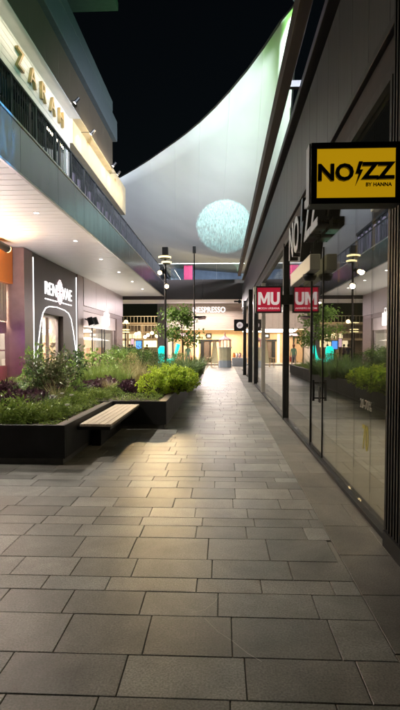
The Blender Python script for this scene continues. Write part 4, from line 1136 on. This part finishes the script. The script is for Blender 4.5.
# ------------------------------------------------------------------ plaza on the far left
wp = thing('concrete_pillar', 'tall grey brown pillar left of the coffee shop under the footbridge', 'pillar', P(162, 367, 43))
a, b = P(157.5, 340, 43), P(168.5, 305, 43)
bx('shaft', M['greyconc'], wp, a.x, b.x, 43, 44, 0, b.z+2, bev=.02)
YP = 72.
pb = thing('arcade_building', 'distant galleried building with warm lights across the plaza', 'building', P(140, 350, YP))
a, b = P(110, 345, YP), P(172, 322, YP)
bx('wall', M['greyconc'], pb, a.x-8, b.x, YP+2, YP+3, 0, b.z)
for py in (322.5, 331.5, 338.5):
    z0 = P(140, py, YP).z
    bx('gallery_slab', M['tan'], pb, a.x-8, b.x, YP, YP+2, z0-.3, z0)
    s = MB(); s.box(a.x-8, b.x, YP+.02, YP+.05, z0+.85, z0+.93)
    xx = a.x-8
    while xx < b.x: s.box(xx, xx+.05, YP+.02, YP+.05, z0, z0+.86); xx += .5
    s.build('railing', M['trim'], pb)
s = MB()
for i in range(7): s.box(a.x-2+i*2.2, a.x-1.7+i*2.2, YP+.1, YP+.4, 0, b.z-.31)
s.build('column', M['tan'], pb)
rr = random.Random(5)
for i in range(8):
    px = 122+i*5; py = rr.choice((329, 336, 343))
    q = P(px, py, YP+1.9); bx('window', M['warmpanel'], pb, q.x-.7, q.x+.7, YP+1.94, YP+1.98, q.z-.6, q.z+.5)
lamp('AREA', 'gallery_lamp', P(140, 318, YP-6), 420, (1, .72, .4), P(140, 340, YP+2), pb, 6)
# hanging bulbs
k = 0
for (px, py, Y) in [(136, 334, 60), (139, 333, 60), (145, 337, 58), (148, 335, 58), (152, 333, 58), (133, 343, 55), (157, 336, 55), (126, 322, 50)]:
    q = P(px, py, Y); t = thing('lantern', 'round warm lantern glowing over the far plaza', 'lantern', q, 0, 'plaza lanterns')
    MB().lathe(q, [(.02, -.2), (.16, -.14), (.22, 0), (.16, .14), (.02, .2)], 12).build('globe', M['string'], t, smooth=True)
    MB().tube([q+Vector((0, 0, .19)), q+Vector((0, 0, .9))], .015, 5).build('cord', M['black'], t)
# far lamp with lit rings
q = P(125.5, 358, 42); q.z = 0
fl_ = thing('lamp_post', 'far lamp post with pale lit rings by the pink shop corner', 'lamp post', q)
zt = P(125.5, 322, 42).z
MB().tube([q, q+Vector((0, 0, zt))], [.07, .05], 10).build('pole', M['black'], fl_)
for dz in (-.1, -.65, -.85): MB().lathe(q+Vector((0, 0, zt+dz)), [(.22, .04), (.36, .02), (.36, -.03)], 20).build('lamp_disc', M['lampdisc'], fl_)
# screens
def screen(px0, px1, py0, py1, Y, m, label, name='lit_screen'):
    a, b = P(px0, py1, Y), P(px1, py0, Y)
    t = thing(name, label, 'screen', ((a.x+b.x)/2, Y, 0))
    bx('casing', M['blackframe'], t, a.x-.05, b.x+.05, Y+.02, Y+.16, a.z-.05, b.z+.05)
    bx('face', m, t, a.x, b.x, Y, Y+.018, a.z, b.z)
    MB().tube([((a.x+b.x)/2, Y+.1, 0), ((a.x+b.x)/2, Y+.1, a.z-.05)], .06, 8).build('stand', M['blackframe'], t)
screen(136, 141.5, 341, 349, 50, M['bluescreen'], 'blue lit screen across the far plaza')
screen(158, 171, 338.5, 342, 45, M['whitescreen'], 'white lit panel above the teal glow')
screen(160, 164, 336, 338, 47, M['whitescreen'], 'small white panel left of the concrete pillar foot')
screen(178, 187, 333.5, 336, 44, M['skypink'], 'pink lit strip behind the young tree')
screen(131, 134, 339, 347, 52, M['skypink'], 'narrow pink screen left of the blue screen')
# teal light sculpture
YT = 30.
tg = thing('light_sculpture', 'glowing teal sculpture behind the lamp post in the planting', 'sculpture', P(166, 368, YT))
tg.location.z = 0
a = P(158, 376, YT); b = P(165.2, 346, YT)
MB().prism([(a.x+.05, YT, .0), (a.x, YT, b.z-.2), (a.x+.12, YT, b.z), (b.x-.1, YT, b.z), (b.x, YT, b.z-.15), (b.x, YT, 0)], (0, .35, 0)).build('body', M['tealglow'], tg, .05)
c = P(167.4, 376, YT); d_ = P(175, 359, YT)
MB().prism([(c.x-.13, YT, .0), (c.x-.13, YT, d_.z), (d_.x-.05, YT, d_.z), (d_.x, YT, d_.z-.1), (d_.x, YT, 0)], (0, .35, 0)).build('seat', M['tealglow'], tg, .05)
e_ = P(175, 356, YT); f_ = P(178, 344, YT)
MB().tube([(e_.x-.1, YT+.17, d_.z-.05), (e_.x+.02, YT+.17, d_.z+.25), (f_.x, YT+.17, f_.z)], [.12, .10, .13], 10).build('arm', M['tealglow'], tg, smooth=True)
# block added behind the bridge to supply the balustrade's blue sail reflection
bb = thing('reflection_block', 'added slate blue block standing in for the sail reflected in the bridge balustrade', 'building', P(205, 300, 60))
a, b = P(171, 300, 60), P(262, 272, 60)
bx('wall', M['blueblock'], bb, a.x, b.x+4, 60, 66, 0, P(200, 268.5, 60).z)
bx('roof', M['spillconc'], bb, a.x-.3, b.x+4.3, 59.7, 66, P(200, 268.5, 60).z+.002, P(200, 268.5, 60).z+.3)
lamp('AREA', 'block_fill', (P(205, 300, 55).x, 55, 4), 1100, (.8, .88, 1), (0, 60, 9), bb, 3)  # added lamp that gives the stand-in block its bluish light

# ------------------------------------------------------------------ people
def person(px, Y, rz, label, top, legs, hair=(.02, .015, .012), h=1.7, bag=None, stride=.12):
    b = P(px, 360, Y); b.z = 0
    t = thing('person', label, 'person', b, rz)
    k = h/1.7
    V = [(0, 0, .95), (0, 0, 1.12), (0, 0, 1.34), (0, 0, 1.46), (0, 0, 1.56), (0, .01, 1.66),
         (.09, 0, .90), (.10, stride*.5, .50), (.10, stride, .07), (.10, stride-.14, .03),
         (-.09, 0, .90), (-.10, -stride*.4, .50), (-.10, -stride, .07), (-.10, -stride-.14, .03),
         (.18, 0, 1.38), (.23, .02, 1.12), (.24, -.08, .90), (.24, -.12, .82),
         (-.18, 0, 1.38), (-.23, .02, 1.12), (-.24, -.08, .90), (-.24, -.12, .82)]
    E = [(0,1),(1,2),(2,3),(3,4),(4,5),(0,6),(6,7),(7,8),(8,9),(0,10),(10,11),(11,12),(12,13),(2,14),(14,15),(15,16),(16,17),(2,18),(18,19),(19,20),(20,21)]
    rad = [.13,.12,.14,.055,.085,.075,.09,.06,.04,.035,.09,.06,.04,.035,.06,.045,.035,.03,.06,.045,.035,.03]
    me = bpy.data.meshes.new('body'); me.from_pydata([(x*k, y*k, z*k) for x, y, z in V], E, [])
    o = bpy.data.objects.new('body', me); col.objects.link(o); o.parent = t
    sk = o.modifiers.new('skin', 'SKIN'); o.modifiers.new('sub', 'SUBSURF').levels = 1
    o.modifiers[-1].render_levels = 2
    for i, rr_ in enumerate(rad):
        sv_ = me.skin_vertices[0].data[i]; sv_.radius = (rr_*k, rr_*k*.85); sv_.use_root = (i == 0)
    # skin, top and trousers as bands of height on the one body
    m = bpy.data.materials.new('clothed_body'); tr, n, l = nt(m); pb_ = pbsdf(n)
    tc = n.new('ShaderNodeTexCoord'); sx = n.new('ShaderNodeSeparateXYZ'); l.new(tc.outputs['Object'], sx.inputs[0])
    cr = n.new('ShaderNodeValToRGB'); cr.color_ramp.interpolation = 'CONSTANT'
    mr = n.new('ShaderNodeMapRange'); mr.inputs['From Max'].default_value = 1.8*k; l.new(sx.outputs[2], mr.inputs['Value']); l.new(mr.outputs[0], cr.inputs[0])
    els = cr.color_ramp.elements
    els[0].position = 0; els[0].color = (.03, .03, .03, 1); els[1].position = .06; els[1].color = (*legs, 1)
    for pos, c in ((.52, top), (.80, (.35, .2, .14))):
        e = els.new(pos); e.color = (*c, 1)
    l.new(cr.outputs[0], pb_.inputs['Base Color']); pb_.inputs['Roughness'].default_value = .8
    me.materials.append(m)
    hm = MB(); hm.lathe((b.x, b.y+.02, 1.66*k), [(.09, -.08), (.105, 0), (.09, .06), (.05, .1), (.0, .11)], 12)
    hm.build('hair', mat('hair', hair, .7), t, smooth=True)
    if bag:
        s = MB(); s.box(b.x+.2, b.x+.30, b.y-.26, b.y+.06, .45*k, .80*k); s.tube([(b.x+.25, b.y-.2, .8*k), (b.x+.25, b.y-.1, .9*k), (b.x+.25, b.y, .8*k)], .012, 5)
        bo = s.build('shopping_bag', bag, None, .01); tag(bo, 'red shopping bag held by the person in pale green', 'bag')
    return t
person(188, 37.5, 2.8, 'person in a pale green top walking by the young tree', (.25, .45, .30), (.3, .3, .32), (.25, .1, .05), 1.68, mat('red_bag', (.5, .03, .03), .6))
person(129.5, 44, .4, 'person in dark clothes standing by the far lamp post', (.05, .05, .08), (.03, .03, .04))
person(132.5, 46, 1.9, 'person in a violet jacket on the far plaza', (.16, .08, .20), (.04, .04, .06))
person(147, 48, 3.6, 'person in a rust top crossing the far plaza', (.28, .12, .06), (.04, .05, .08))

# ------------------------------------------------------------------ render settings
sc.view_settings.view_transform = 'Standard'; sc.view_settings.look = 'None'
sc.view_settings.gamma = 1; sc.view_settings.exposure = .34
try: sc.view_settings.use_curve_mapping = False
except Exception: pass
sc.render.engine = 'CYCLES'
c = sc.cycles
c.use_denoising = True
try: c.denoiser = 'OPENIMAGEDENOISE'
except Exception: pass
c.max_bounces = 8; c.diffuse_bounces = 3; c.glossy_bounces = 4; c.transparent_max_bounces = 16; c.transmission_bounces = 4
c.sample_clamp_indirect = 4; c.caustics_reflective = False; c.caustics_refractive = False
